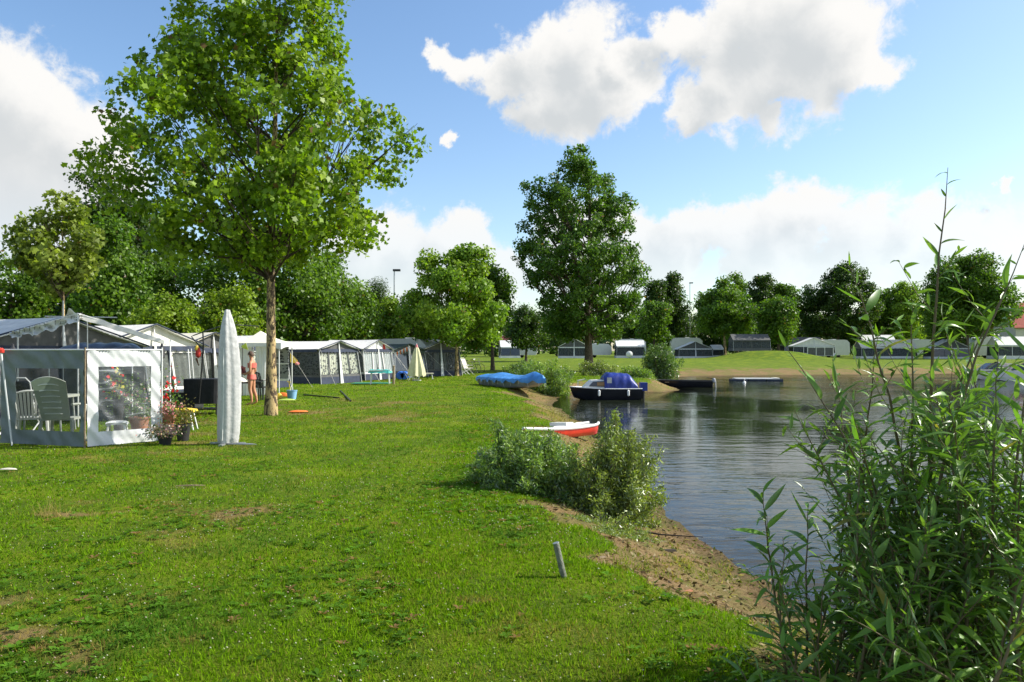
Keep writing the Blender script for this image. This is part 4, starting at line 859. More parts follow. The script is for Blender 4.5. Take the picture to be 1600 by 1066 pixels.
def lamp(name, label, px, Y, ytop, two=False):
    x, y, z = on(px, Y); h = CAM_Z+(HZ-ytop)*Y/F-z; t = thing(name, label, 'street lamp', (x, y, z))
    MB().tube([(0, 0, -.1), (0, 0, h*.5), (0, 0, h)], [.10, .08, .06], 8).build('mast', STEEL, t, True)
    MB().box((-.12, -.2, h), (.62, .2, h+.2)).build('lamp_head', DARKP, t)
lamp('street_lamp', 'tall steel lamp post left of the round bright green tree', 616, 78, 424); lamp('street_lamp', 'distant lamp post between two groups of far poplars', 1078, 155, 443)

# ------------------------------------------------------------------ windscreen with clear panels
def windscreen():
    P = [Vector((-10.1, 14.7, 0)), Vector((-8.78, 13.15, 0)), Vector((-7.0, 12.6, 0)), Vector((-6.15, 13.5, 0))]; t = thing('windscreen', 'cloth windscreen with clear wrinkled windows, one shaded and one sunlit panel', 'windscreen', (-7.0, 12.6, gz(-7, 12.6)))
    O = P[2]; H = 1.60
    for i, (a, b) in enumerate(zip(P[:-1], P[1:])):
        a = a-O; b = b-O; L = (b-a).length; u = (b-a)/L; nrm = Vector((u.y, -u.x, 0)); mat = PVCW if i == 2 else PVCSHADE; bt = .13 if i == 2 else .14
        fl = .17 if i == 2 else (.34 if i == 1 else .2); fr = .16 if i == 2 else .08; tp = .27 if i == 2 else .30
        sg = lambda q: (.035*math.sin(q*PI) if i == 2 else .0)
        def pt(s, z, w=1.): 
            rp = .011*math.sin((s*.8+z)*19+2*math.sin(s*5))+.005*math.sin((s+z*.7)*47); q = a+u*s+nrm*rp*w; return (q.x, q.y, z)
        def strip(s0, s1, z0, z1, nu, nv, m, w=1.): m.grid(lambda U, V: pt(s0+U*(s1-s0), z0+V*(z1-z0)-sg(((s0+U*(s1-s0))/L))*0, w), nu, nv, .004)
        m = MB(); strip(.03, L-.03, H-tp, H, 40, 8, m); strip(.03, L-.03, .02, bt+.12, 40, 5, m); strip(.03, .03+fl, bt+.12, H-tp, 6, 30, m); strip(L-.03-fr, L-.03, bt+.12, H-tp, 6, 30, m)
        m.build('cloth_panel', mat, t, True, label='sunlit white cloth surround' if i == 2 else 'cloth surround with its shade painted in as grey')
        m = MB(); s0, s1, z0, z1 = .03+fl, L-.03-fr, bt+.12, H-tp
        def wf_(U, V):
            s = s0+U*(s1-s0); z = z0+V*(z1-z0); k = math.sin(U*PI)*math.sin(V*PI)
            f = (.020*math.sin((V*9+U*6.5)+1.5*math.sin(U*3))+.009*math.sin(V*25+U*17))*min(1, k*3); q = a+u*s+nrm*f; return (q.x, q.y, z)
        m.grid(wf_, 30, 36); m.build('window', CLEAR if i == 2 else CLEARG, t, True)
        m = MB(); m.tube([tuple(a+Vector((0, 0, H+.012))), tuple(b+Vector((0, 0, H+.012)))], .013, 8); m.build('top_rail', WMETAL, t)
        if i == 2:
            m = MB()
            for k in range(26):
                s = .03+k*(L-.06)/25; q = a+u*s; m.tube([(q.x, q.y, H-.03), (q.x+u.x*.02, q.y+u.y*.02, H+.03)], .004, 4)
            for k in range(34):
                z = .12+k*1.44/33; q = b; m.tube([tuple(q-u*.04+Vector((0, 0, z))), tuple(q+u*.012+Vector((0, 0, z+.022)))], .004, 4)
            o = m.build('lacing', BLACKM, t); o['kind'] = 'stuff'
    for i, p in enumerate(P):
        q = p-O; m = MB(); m.tube([(q.x-.01, q.y, -.06), (q.x, q.y, H+.05)], .014, 8); m.build('pole', WMETAL if i != 2 else WOOD, t, True)
windscreen()
x, y, z = on(0, 13.0); t = thing('guy_pole', 'thin slanting white pole with a red cap left of the chairs', 'pole', (x, y, z)); m = MB(); m.tube([(.27, -.1, 0), (.02, .0, 1.58)], .014, 8).build('shaft', WMETAL, t); MB().lathe([(.001, 0), (.045, .01), (.05, .06), (.02, .09)], 10, (.02, 0, 1.55)).build('cap', RED, t)
# ------------------------------------------------------------------ gazebo frame with folded cloth
def gazebo():
    Y = 16.0; ox, oy = (122-800)*Y/F, Y; oz = gz(ox, oy); t = thing('gazebo_frame', 'white gazebo frame with its cloth bundled up on the roof poles', 'gazebo', (ox, oy, oz))
    S = F/Y; Z = lambda py: CAM_Z+(HZ-py)/S-oz; X = lambda px: (px-122)/S
    MB().tube([(0, 0, 0), (0, 0, Z(490))], .018, 8).build('pole', WMETAL, t, True); MB().tube([(X(126), .3, 0), (X(124), .3, Z(500))], .010, 8).build('pole', WMETAL, t, True)
    MB().tube([(X(-30), 1.2, 0), (X(-30), 1.2, Z(520))], .018, 8).build('pole', WMETAL, t, True); MB().tube([(X(246), .6, 0), (X(236), .9, Z(530))], .014, 8).build('pole', WMETAL, t, True)
    pr = [((0, 0, Z(490)), (X(-25), 1.0, Z(516))), ((0, 0, Z(490)), (X(232), .7, Z(531))), ((0, .02, Z(497)), (X(-25), 1.0, Z(523))), ((0, .02, Z(497)), (X(236), .7, Z(538))), ((X(-30), 2.2, Z(487)), (X(98), 2.2, Z(489))), ((X(48), 2.2, Z(490)), (X(-20), 1.6, Z(505))), ((X(48), 2.2, Z(490)), (X(110), 2.0, Z(510)))]
    for a, b in pr: MB().tube([a, tuple((Vector(a)+Vector(b))/2), b], .013, 6).build('roof_pole', WMETAL, t, True)
    m = MB()
    def cl(u, v):     # crumpled cloth hanging over the left roof pole, heaped at the top
        px = 128-u*160; h = 13*math.exp(-((px-108)/11)**2); yy = 493+u*26-h*(1-v)+v*(6+7*math.sin(u*PI)+2.5*math.sin(u*23)); return (X(px), .12*math.sin(v*3.1)-.10+.05*math.sin(u*40+v*6)+u*1.0, Z(yy)+.015*math.sin(u*70+v*9))
    m.grid(cl, 60, 8, .01); m.build('bundled_cloth', WCANV, t, True)
    m = MB(); m.grid(lambda u, v: (X(124+u*110), .02+u*.65, Z(489+u*43+v*(9-3*u)+1.2*math.sin(u*19))), 24, 3, .008); m.build('cloth_edge', LGREY, t, True)
    m = MB()
    for k in range(14): xx = 128-k*11; m.tube([(X(xx), .0+k*.06, Z(490+k*1.9)), (X(xx), .0+k*.06, Z(499+k*1.7))], .006, 4)
    m.build('tie', BLACKM, t)['kind'] = 'stuff'
gazebo()
x, y, z = on(99, 17.5); t = thing('pole', 'short thin pale pole sticking up left of the bundled gazebo cloth', 'pole', (x, y, z)); MB().tube([(0, 0, 0), (0, 0, CAM_Z+(HZ-470)*17.5/F-z)], .014, 6).build('shaft', WMETAL, t)
def annex():
    Y = 17.2; x0 = (98-800)*Y/F; x1 = (224-800)*Y/F; z = gz(x0, Y); t = thing('awning_canopy', 'shiny navy awning canopy with rounded ends above a half-round window', 'awning', (x0, Y, z)); w = x1-x0
    m = MB(); m.grid(lambda u, v: (u*w, -.5*math.cos(v*PI/2)+.03*math.sin(u*9), 1.42+.34*math.sin(v*PI/2)*(1-.5*abs(2*u-1)**6)+.012*math.sin(u*31)), 30, 8, .01); m.build('hood', pm('shiny_navy', (.05, .065, .10), .28, .3, 5, .6, 9), t, True)
    MB().box((0, .04, 0), (w, .07, 1.42)).build('wall', GREYC, t); m = MB(); n = 16
    m.add([(w*.5+.42*math.cos(PI*i/n), .035, 1.02+.34*math.sin(PI*i/n)) for i in range(n+1)], [tuple(range(n, -1, -1))]); m.build('window', CURT2, t)
    for a in (0, w): MB().tube([(a, -.5, 0), (a, -.5, 1.35), (a+(.06 if a == 0 else -.06), -.35, 1.6)], .012, 6).build('pole', WMETAL, t)
annex()
# ------------------------------------------------------------------ garden furniture
def slat_chair(label, px, Y, rz, mat, name='garden_chair', recline=.0, scale=1., solid=False):
    x, y, z = on(px, Y); t = thing(name, label, 'chair', (x, y, z), rz); t.scale = (scale,)*3
    MB().box((-.24, -.22, .40), (.24, .24, .435)).build('seat', mat, t)
    bk = lambda u, v: ((u-.5)*(.44+.08*v), .22+.16*v+recline*v+.05*(1-4*(u-.5)**2), .43+(.50+ (.20 if solid else 0))*v*(1-.12*(2*u-1)**2*v))
    if solid:
        m = MB(); m.grid(bk, 8, 10, .02); b = m.build('backrest', mat, t, True)
        for k in range(6):
            v = .12+.14*k; p = [bk(u, v) for u in (.2, .35, .5, .65, .8)]; m2 = MB().tube([(q[0], q[1]+.025, q[2]) for q in p], .009, 4); m2.build('slot', WHITEP, b)
            m2 = MB().tube([(q[0], q[1]-.03, q[2]) for q in p], .009, 4); m2.build('slot', WHITEP, b)
    else:
        for k in range(8):
            u0 = .06+k*.115; m = MB(); m.grid(lambda u, v: bk(u0+u*.075, v), 1, 6, .012); m.build('slat', mat, t)
        m = MB().tube([bk(i/10, 1) for i in range(11)], .022, 6); m.tube([bk(0, 0), bk(0, .5), bk(0, 1)], .02, 6).tube([bk(1, 0), bk(1, .5), bk(1, 1)], .02, 6); m.build('back_frame', mat, t)
    for s in (-1, 1):
        for f in (-1, 1): MB().tube([(s*.27, f*.25, 0), (s*.23, f*.20, .41)], [.022, .03], 6).build('leg', mat, t)
        MB().tube([(s*.25, -.22, .42), (s*.28, -.24, .62), (s*.27, .0, .655), (s*.25, .24, .66)], .022, 6).build('armrest', mat, t)
    return t
slat_chair('white plastic garden chair with thin vertical back slats behind the windscreen', 52, 13.75, R(205), WHITEP, scale=.98)
slat_chair('grey-green plastic recliner with six slotted lines in its high back', 97, 13.4, R(188), GREYP, 'recliner_chair', .12, 1.05, True)
def frame_chair(label, px, Y, rz, tubem, clothm):
    x, y, z = on(px, Y); t = thing('folding_chair', label, 'chair', (x, y, z), rz)
    MB().tube([(-.26, .05, .35), (-.26, .3, 1.02), (-.2, .33, 1.1), (.2, .33, 1.1), (.26, .3, 1.02), (.26, .05, .35)], .013, 8).build('back_frame', tubem, t, True); m = MB(); m.grid(lambda u, v: (-.245+.49*u, .07+.24*v+.03*math.sin(u*PI), .42+.62*v), 6, 6, .01); m.build('backrest', clothm, t)
    MB().box((-.25, -.35, .40), (.25, .08, .42)).build('seat', clothm, t)
    for s in (-.26, .26): MB().tube([(s, -.4, .4), (s, .4, .0)], .013, 6).build('leg', tubem, t); MB().tube([(s, -.35, .0), (s, .1, .42)], .013, 6).build('leg', tubem, t); MB().tube([(s, -.3, .6), (s, .2, .62)], .02, 6).build('armrest', tubem, t)
frame_chair('steel tube folding chair with dark mesh back, left of the white chair', 34, 14.4, R(190), WMETAL, BLACK)
def stool(name, label, px, Y, rz, top, legm, L=.44, h=.42, w=.34):
    x, y, z = on(px, Y); t = thing(name, label, 'stool', (x, y, z), rz); m = MB().grid(lambda u, v: ((u-.5)*L, (v-.5)*w, h-.5*.04*(abs(2*u-1)**4+abs(2*v-1)**4)), 8, 8, .045).build('seat', top, t)
    for a in (-1, 1):
        for b in (-1, 1): MB().tube([(a*L*.5, b*w*.48, 0), (a*L*.36, b*w*.36, h-.04)], [.016, .022], 6).build('leg', legm, t)
stool('plastic_stool', 'yellow topped plastic stool with cream legs beside the potted flowers', 280, 15.4, R(8), YELLOW, WHITEP, .62, .44, .34)
stool('plastic_stool', 'small white stool seen through the clear sunlit windscreen panel', 183, 13.9, R(20), WHITEP, WHITEP, .34, .34, .3)
def table(label, px, Y, rz, L, w, h, topm, legm, name='table'):
    x, y, z = on(px, Y); t = thing(name, label, 'table', (x, y, z), rz); MB().box((-L/2, -w/2, h-.05), (L/2, w/2, h)).build('table_top', topm, t)
    for a in (-1, 1):
        for b in (-1, 1): MB().tube([(a*(L/2-.06), b*(w/2-.06), 0), (a*(L/2-.1), b*(w/2-.08), h-.05)], .022, 6).build('leg', legm, t)
    return t
tt = table('table with a teal cloth before the white net curtained awning', 594, 36.5, R(5), 1.0, .6, .68, WHITEP, WHITEP)
x, y, z = on(594, 36.5); o = MB().grid(lambda u, v: ((u-.5)*1.08, (v-.5)*.68, .70-(.16 if u in (0, 1) or v in (0, 1) else 0)+.01*math.sin(u*20)), 12, 8).build('tablecloth', TEAL); o.location = (x, y, z); setp(o, 'teal cloth hanging over the edges of the table', 'tablecloth')
table('low pale bench table at the foot of the closed cream parasol', 665, 43.5, R(10), .9, .5, .35, CREAMC, WHITEP)
table('dark folding table behind the bathing girl', 384, 24.6, R(12), 1.0, .65, .62, BLACKM, BLACKM)
table('dark camping table seen through the shaded windscreen panel', 66, 15.2, R(5), 1.1, .7, .72, GREYP, STEEL)
x, y, z = on(372, 24.5); t = thing('cushion', 'pale cream cushion lying on the dark folding table', 'cushion', (x, y, z+.62)); MB().grid(lambda u, v: ((u-.5)*.5, (v-.5)*.4, .16*math.sin(u*PI)**.5*math.sin(v*PI)**.5), 10, 10, .02).build('cover', CREAMC, t, True)
def arm_chair(label, px, Y, rz):
    t = slat_chair(label, px, Y, rz, BLACKM); return t
arm_chair('black plastic chair beside the plane trunk behind the girl', 411, 25.2, R(150))
def grill():
    x, y, z = on(320, 19.6); t = thing('covered_grill', 'large black fabric covered grill cart left of the tall wrapped parasol', 'grill', (x, y, z+0), R(6))
    def f(u, v):
        a = u*2*PI; sx, sy = .43, .36; k = (abs(math.cos(a))**6+abs(math.sin(a))**6)**(-1/6); return (sx*k*math.cos(a)*(1+.03*math.sin(a*9)+.05*v), sy*k*math.sin(a)*(1+.03*math.cos(a*7)), .28+v*.62)
    m = MB(); m.grid(f, 48, 8); n0 = len(m.v); m.add([f(i/48, 1) for i in range(48)], [tuple(range(48))]); m.build('cover', BLACK, t)
    for a in (-.36, .36):
        for b in (-.28, .28): MB().tube([(a, b, 0), (a, b, .5)], .02, 6).build('leg', BLACKM, t)
    MB().box((-.36, -.28, .12), (.36, .28, .15)).build('shelf', BLACKM, t)
grill()
def tub(name, label, px, Y, mat, r=.2, h=.3, cat='tub'):
    x, y, z = on(px, Y); t = thing(name, label, cat, (x, y, z)); MB().lathe([(r*.8, 0), (r, h), (r*1.06, h), (r*1.06, h+.02), (r*.92, h+.02), (r*.74, .03), (.001, .03)], 20).build('shell', mat, t, True); return t
x, y, z = on(290, 21.3); t = thing('storage_crate', 'low black crate on the ground beside the covered grill', 'crate', (x, y, z)); MB().box((-.38, -.3, 0), (.38, .3, .42)).build('body', DARKP, t); MB().box((-.40, -.32, .42), (.40, .32, .46)).build('lid', BLACKM, t)
x, y, z = on(298, 20.8); t = thing('watering_can', 'small green container standing on the black crate', 'container', (x, 21.2, z+.46)); MB().lathe([(.07, 0), (.10, .03), (.10, .15), (.05, .2), (.05, .23)], 14).build('body', GREENP, t, True); MB().tube([(.05, 0, .2), (.13, 0, .19), (.10, 0, .06)], .012, 6).build('handle', GREENP, t)
def leaning(px, Y, px2, ytop, label, mat=WMETAL, r=.018):
    x, y, z = on(px, Y); x2 = (px2-800)*Y/F; t = thing('leaning_pole', label, 'pole', (x, y, z)); MB().tube([(0, 0, 0), (x2-x, .25, CAM_Z+(HZ-ytop)*Y/F-z)], r, 8).build('shaft', mat, t)
leaning(276, 21.0, 256, 548, 'dark thick pole leaning behind the white windscreen corner', BLACKM, .03); leaning(300, 21.8, 288, 546, 'pale pole leaning against the grey awning window'); leaning(306, 22.2, 293, 545, 'second pale pole leaning beside the grey awning window', WMETAL, .015)
for px, lb in ((253, 'round black weather cap on the post at the windscreen corner'), (20, 'dark cylindrical lantern above the shaded windscreen panel')):
    Y = 14.6 if px == 253 else 15; x, y, z = on(px, Y); t = thing('lantern_post', lb, 'lantern', (x, y, z)); MB().tube([(0, 0, 0), (0, 0, 1.5)], .016, 8).build('post', BLACKM, t); MB().lathe([(.03, 0), (.055, .02), (.05, .2), (.03, .22), (.02, .28), (.001, .29)], 12, (0, 0, 1.45)).build('lantern', DARKP, t)
# ------------------------------------------------------------------ tall wrapped parasol
def parasol():
    x, y, z = at(356, 694); t = thing('wrapped_parasol', 'tall folded parasol in a silvery ribbed cover standing on the lawn', 'parasol', (x, y, z), R(-3)); n = 40; m = MB()
    prof = [(.17, .03), (.185, .10), (.195, .3), (.20, .6), (.20, .95), (.198, 1.25), (.185, 1.5), (.165, 1.75), (.135, 1.95), (.095, 2.12), (.06, 2.22), (.045, 2.28), (.001, 2.29)]
    pr = []
    for i in range(len(prof)-1):
        for k in range(5): f = k/5; pr.append((prof[i][0]*(1-f)+prof[i+1][0]*f, prof[i][1]*(1-f)+prof[i+1][1]*f))
    pr.append(prof[-1]); vs = []; fs = []
    for i, (r, h) in enumerate(pr):
        for k in range(n):
            a = 2*PI*k/n; rr = r*(1+.10*math.cos(a*4+.6)+.035*math.cos(a*10+h)+.012*math.sin(h*37+a*4)+.010*math.sin(h*83-a*6)); vs.append((rr*math.cos(a)*.93+.045*(h-1.1)/1.1*0+.03*math.sin(h*1.5), rr*math.sin(a)*.9, h))
    for i in range(len(pr)-1):
        for k in range(n): k2 = (k+1) % n; fs.append((i*n+k, i*n+k2, (i+1)*n+k2, (i+1)*n+k))
    fs.append(tuple(range(n-1, -1, -1))); m.add(vs, fs); m.build('cover', pm('silver_cover', (.46, .46, .44), .55, .10, 14, .45, 13), t, True)
    m = MB(); m.tube([(-.02+.03*math.sin(h*1.5), -.192*min(1, (2.32-h)/.9)**.6*.98, h) for h in [.08+.1*i for i in range(21)]], .007, 6); m.build('zip', WHITEP, t)
    MB().tube([(0, 0, -.1), (0, 0, .2)], .022, 8).build('pole', STEEL, t); MB().box((-.30, -.03, .0), (.30, .03, .03)).box((-.03, -.30, 0), (.03, -.032, .028)).box((-.03, .032, 0), (.03, .30, .028)).build('cross_foot', STEEL, t)
parasol()
def closed_parasol():
    x, y, z = on(651, 41.5); t = thing('closed_parasol', 'closed cream parasol hanging like a narrow cone by the dark awnings', 'parasol', (x, y, z)); m = MB(); n = 32; vs = []; fs = []; hs_ = [.25, .6, 1.0, 1.4, 1.7, 1.92]; rs = [.46, .40, .30, .20, .12, .02]
    for h, r in zip(hs_, rs):
        for k in range(n): a = 2*PI*k/n; rr = r*(1+.13*math.cos(a*8)); vs.append((rr*math.cos(a), rr*math.sin(a), h+(.05*math.cos(a*8) if h == .25 else 0)))
    for i in range(5):
        for k in range(n): k2 = (k+1) % n; fs.append((i*n+k, i*n+k2, (i+1)*n+k2, (i+1)*n+k))
    m.add(vs, fs).build('canopy', pm('parasol_cream', (.70, .68, .42), .75, .1, 5, trans=.2), t, True); MB().tube([(0, 0, 0), (0, 0, 2.02)], .02, 6).build('pole', WMETAL, t); MB().lathe([(.25, 0), (.24, .06), (.03, .09)], 16).build('foot', GREYP, t); MB().lathe([(.03, 0), (.09, .02), (.05, .20), (.012, .26)], 12, (0, 0, 1.72)).build('top_cap', PINK, t)
closed_parasol()
def open_parasol():
    x, y, z = on(652, 52); t = thing('open_parasol', 'open red sunshade with its top above the dark awnings', 'parasol', (x, y, z)); m = MB(); h = CAM_Z+(HZ-530)*52/F-z
    n = 8; vs = [(0, 0, h)]+[(1.1*math.cos(2*PI*k/16), 1.1*math.sin(2*PI*k/16), h-.42+(.05 if k % 2 else 0)) for k in range(16)]+[(1.1*math.cos(2*PI*k/16), 1.1*math.sin(2*PI*k/16), h-.60) for k in range(16)]
    m.add(vs, [(0, 1+k, 1+(k+1) % 16) for k in range(16)]+[(1+k, 17+k, 17+(k+1) % 16, 1+(k+1) % 16) for k in range(16)]); m.build('canopy', RED, t); MB().tube([(0, 0, 0), (0, 0, h)], .025, 6).build('pole', WMETAL, t)
open_parasol()
# ------------------------------------------------------------------ cream pavilion behind the girl
def pavilion():
    Y = 27.3; S = F/Y; x0 = (372-800)/S; z0 = gz(x0, Y); t = thing('pavilion', 'cream pointed pavilion with white fabric walls behind the bathing girl', 'pavilion', (x0, Y, z0)); X = lambda px: (px-372)/S; Z = lambda py: CAM_Z+(HZ-py)/S-z0
    w = X(436); d = 1.7; zt = Z(516); ze = Z(536); px_ = X(386); m = MB(); c = [(-.12, -.1, ze), (w+.1, -.1, ze), (w+.1, d, ze), (-.12, d, ze)]
    for a, b in ((0, 1), (1, 2), (2, 3), (3, 0)):
        A_, B_ = Vector(c[a]), Vector(c[b]); T_ = Vector((px_+.2, d/2, zt)); m.grid(lambda u, v: tuple((A_*(1-u)+B_*u)*(1-v)+T_*v-Vector((0, 0, .07*math.sin(v*PI)))), 6, 8)
    m.build('roof', CREAMC, t, True); m = MB(); 
    for a, b in ((0, 1), (1, 2), (3, 0)):
        A_, B_ = Vector(c[a]), Vector(c[b]); m.grid(lambda u, v: tuple(A_*(1-u)+B_*u-Vector((0, 0, v*(.13+.10*(2*u-1)**2)))), 16, 2)
    m.build('valance', WCANV, t)
    for (a, b) in ((0, 0), (w, 0), (w, d-.1), (0, d-.1)): MB().tube([(a, b, 0), (a, b, ze)], .02, 6).build('pole', WMETAL, t)
    for i, (a, b) in enumerate(((.02, .46), (w-.85, w-.45))): m = MB(); m.grid(lambda u, v: (a+(b-a)*u+(1-v)*.12*(1 if i else -1)*0, .05+.02*math.sin(u*14), v*ze), 16, 4); m.build('side_curtain', WCANV, t)
    MB().box((.5, d-.2, .5), (w-.1, d-.17, ze-.12)).build('back_window', CURT2, t); MB().box((.5, d-.215, .48), (w-.1, d-.205, .56)).box((.5, d-.215, 1.1), (w-.1, d-.205, 1.14)).build('window_bar', WHITEP, t)
pavilion()
# ------------------------------------------------------------------ the bather
def skin_mesh(joints, edges, root, sub=2):
    me = bpy.data.meshes.new('tmp'); me.from_pydata([j[0] for j in joints], edges, []); o = link(bpy.data.objects.new('tmp', me)); md = o.modifiers.new('s', 'SKIN'); md.use_smooth_shade = True; md.branch_smoothing = .4
    for v, j in zip(me.skin_vertices[0].data, joints): v.radius = j[1] if isinstance(j[1], tuple) else (j[1], j[1]); v.use_root = False
    me.skin_vertices[0].data[root].use_root = True; sb = o.modifiers.new('u', 'SUBSURF'); sb.levels = sub; sb.render_levels = sub
    bpy.context.view_layer.update(); dg = bpy.context.evaluated_depsgraph_get(); m2 = bpy.data.meshes.new_from_object(o.evaluated_get(dg)); bpy.data.objects.remove(o); return m2
def person():
    x, y, z = at(393, 633); H = 1.60; t = thing('person', 'sunburnt bather in a coral two-piece standing in profile, short brown hair, facing left', 'person', (x, y, z)); s = H/1.6
    J = [((0, 0, .84), (.115, .13)), ((0, 0, .97), (.088, .11)), ((.01, 0, 1.12), (.10, .135)), ((.02, 0, 1.25), (.095, .15)), ((.01, 0, 1.33), (.055, .07)), ((-.01, 0, 1.39), (.042, .045)), ((-.02, 0, 1.46), (.075, .065)), ((-.025, 0, 1.53), (.075, .068)),
         ((.0, -.085, .78), (.085, .08)), ((-.02, -.09, .47), (.052, .052)), ((.02, -.09, .30), (.050, .048)), ((.04, -.09, .09), (.030, .030)), ((-.07, -.095, .035), (.028, .035)), ((-.14, -.10, .022), (.018, .03)),
         ((.01, .085, .78), (.085, .08)), ((.03, .09, .47), (.052, .052)), ((.09, .09, .30), (.050, .048)), ((.13, .09, .09), (.030, .030)), ((.03, .095, .035), (.028, .035)), ((-.04, .10, .022), (.018, .03)),
         ((.02, -.175, 1.24), (.045, .045)), ((.03, -.20, 1.0), (.036, .036)), ((-.10, -.19, .93), (.03, .03)), ((-.20, -.16, .93), (.02, .026)),
         ((.02, .175, 1.24), (.045, .045)), ((.05, .20, 1.0), (.036, .036)), ((-.07, .19, .90), (.03, .03)), ((-.18, .15, .90), (.02, .026))]
    E = [(0, 1), (1, 2), (2, 3), (3, 4), (4, 5), (5, 6), (6, 7), (0, 8), (8, 9), (9, 10), (10, 11), (11, 12), (12, 13), (0, 14), (14, 15), (15, 16), (16, 17), (17, 18), (18, 19), (3, 20), (20, 21), (21, 22), (22, 23), (3, 24), (24, 25), (25, 26), (26, 27)]
    me = skin_mesh(J, E, 0); me.materials.append(SKIN); o = link(bpy.data.objects.new('body', me)); o.parent = t
    def band(z0, z1, rx, ry, name, cx=0):
        m = MB(); m.grid(lambda u, v: (cx+(rx[0]*(1-v)+rx[1]*v)*math.cos(u*2*PI), (ry[0]*(1-v)+ry[1]*v)*math.sin(u*2*PI), z0+v*(z1-z0)), 24, 4); return m.build(name, CORAL, t, True)
    band(.76, .90, (.135, .118), (.165, .15), 'swim_bottom'); band(1.10, 1.24, (.118, .124), (.165, .18), 'swim_top', .015)
    m = MB(); m.grid(lambda u, v: (-.015+.092*math.cos(u*2*PI)*math.sin(max(.01, v*1.75)), .084*math.sin(u*2*PI)*math.sin(max(.01, v*1.75)), 1.50+.095*math.cos(v*1.75)-.04*(math.cos(u*2*PI) > .2)*v), 20, 10); m.build('hair', HAIR, t, True)
    for sg in (-1, 1):
        hy = -.16 if sg < 0 else .15; hx, hz = (-.20, .93) if sg < 0 else (-.18, .90)
        for k in range(4): MB().tube([(hx-.02, hy+(k-1.5)*.012, hz), (hx-.065+.006*abs(k-1.5), hy+(k-1.5)*.016, hz-.012), (hx-.095+.008*abs(k-1.5), hy+(k-1.5)*.017, hz-.035)], [.009, .008, .005], 5).build('finger', SKIN, t, True)
        MB().tube([(hx+.01, hy, hz+.01), (hx-.03, hy-.02*sg, hz+.03), (hx-.05, hy-.02*sg, hz+.025)], [.010, .009, .006], 5).build('thumb', SKIN, t, True)
    MB().tube([(-.09, 0, 1.49), (-.115, 0, 1.475), (-.10, 0, 1.46)], [.008, .012, .008], 5).build('nose', SKIN, t, True)
    for s_ in (-1, 1): MB().lathe([(.001, 0), (.012, .004), (.014, .012), (.001, .02)], 8, (-.078, s_*.032, 1.492)).build('eye', HAIR, t); MB().torus((-.01, s_*.07, 1.48), .020, .007, 'y', 8, 5).build('ear', SKIN, t)
    x2, y2 = x-.26, y-.02; b = thing('towel', 'dark red and pink bundle held by the bather', 'towel', (x2, y2, z+.90)); MB().grid(lambda u, v: (-.10+.16*u+.02*math.sin(v*9), -.14+.28*v, .0+.26*math.sin(u*PI)*(.8+.2*math.sin(v*12))), 10, 10, .02).build('cloth', MAROON, b, True); MB().box((.02, -.12, .02), (.05, .12, .22)).build('fold', PINK, b)
person()
# ------------------------------------------------------------------ toys and small things on the lawn
def bucket():
    x, y, z = at(456, 624); t = thing('bucket', 'pale blue bucket with a yellow spade in it right of the plane trunk', 'bucket', (x, y, z)); MB().lathe([(.13, 0), (.17, .28), (.18, .28), (.18, .30), (.16, .30), (.12, .02), (.001, .02)], 20).build('pail', LBLUE, t, True); MB().torus((0, 0, .27), .17, .006, 'x', 16, 5, .1, PI-.1).build('handle', WHITEP, t)
    s_ = thing('toy_spade', 'yellow toy spade standing in the pale blue bucket', 'toy spade', (x-.03, y, z+.02)); MB().tube([(0, 0, .1), (-.07, 0, .55)], .012, 6).build('shaft', YELLOW, s_); MB().tube([(-.13, 0, .56), (-.01, 0, .54)], .012, 6).build('grip', YELLOW, s_)
bucket()
def flat_toy(name, label, px, py, L, w, h, rz, mat, cat='toy'):
    x, y, z = at(px, py); t = thing(name, label, cat, (x, y, z+.01), R(rz)); m = MB(); m.grid(lambda u, v: ((u-.5)*L, (v-.5)*w*(1-.5*abs(2*u-1)**3), .02+h*math.sin(u*PI)**.5*math.sin(v*PI)**.5), 12, 8); m.grid(lambda u, v: ((u-.5)*L, (.5-v)*w*(1-.5*abs(2*u-1)**3), .015), 2, 2); m.build('body', mat, t, True)
flat_toy('sand_toy', 'orange ball-like toy at the foot of the plane trunk', 436, 624, .26, .22, .18, 0, YELLOW); flat_toy('sand_toy', 'lime green toy rake lying left of the blue bucket', 448, 627, .55, .10, .05, 15, pm('lime_plastic', (.45, .60, .12), .5)); flat_toy('sand_toy', 'brown sand mould between the orange toy and the green rake', 442, 621, .5, .2, .13, 0, ORANGE)
flat_toy('flying_disc', 'orange flat toy lying in the grass right of the plane trunk', 466, 645, .5, .3, .04, 5, ORANGE)
flat_toy('wood_chip', 'short pale board lying in the grass at the left edge', 13, 737, .22, .05, .02, 4, CREAMC, 'board'); flat_toy('stick', 'thin bleached stick lying in the grass below the windscreen', 298, 763, .34, .014, .012, 6, WOOD, 'stick'); flat_toy('ground_bar', 'grey bar on the grass right of the wrapped parasol foot', 378, 697, .5, .03, .02, -2, STEEL, 'bar')
def sticks():
    for i, (a, b, lb) in enumerate((((475, 619), (530, 623), 'longer dark tent pole lying on the lawn'), ((532, 612), (548, 628), 'short dark pole slanting to a peg in the lawn'))):
        p, q = at(*a), at(*b); t = thing('tent_pole', lb, 'pole', p); MB().tube([(0, 0, .03), (q[0]-p[0], q[1]-p[1], q[2]-p[2]+.03)], .025, 6).build('shaft', BLACKM, t)
sticks()
def bin_post(px, Y, h, r, label, mat=WOOD, name='post'):
    x, y, z = on(px, Y); t = thing(name, label, 'post', (x, y, z)); MB().tube([(0, 0, -.05), (0, 0, h)], r, 8).build('shaft', mat, t); MB().lathe([(r*1.25, 0), (r*1.25, .03), (.01, .05)], 8, (0, 0, h)).build('cap', mat, t)
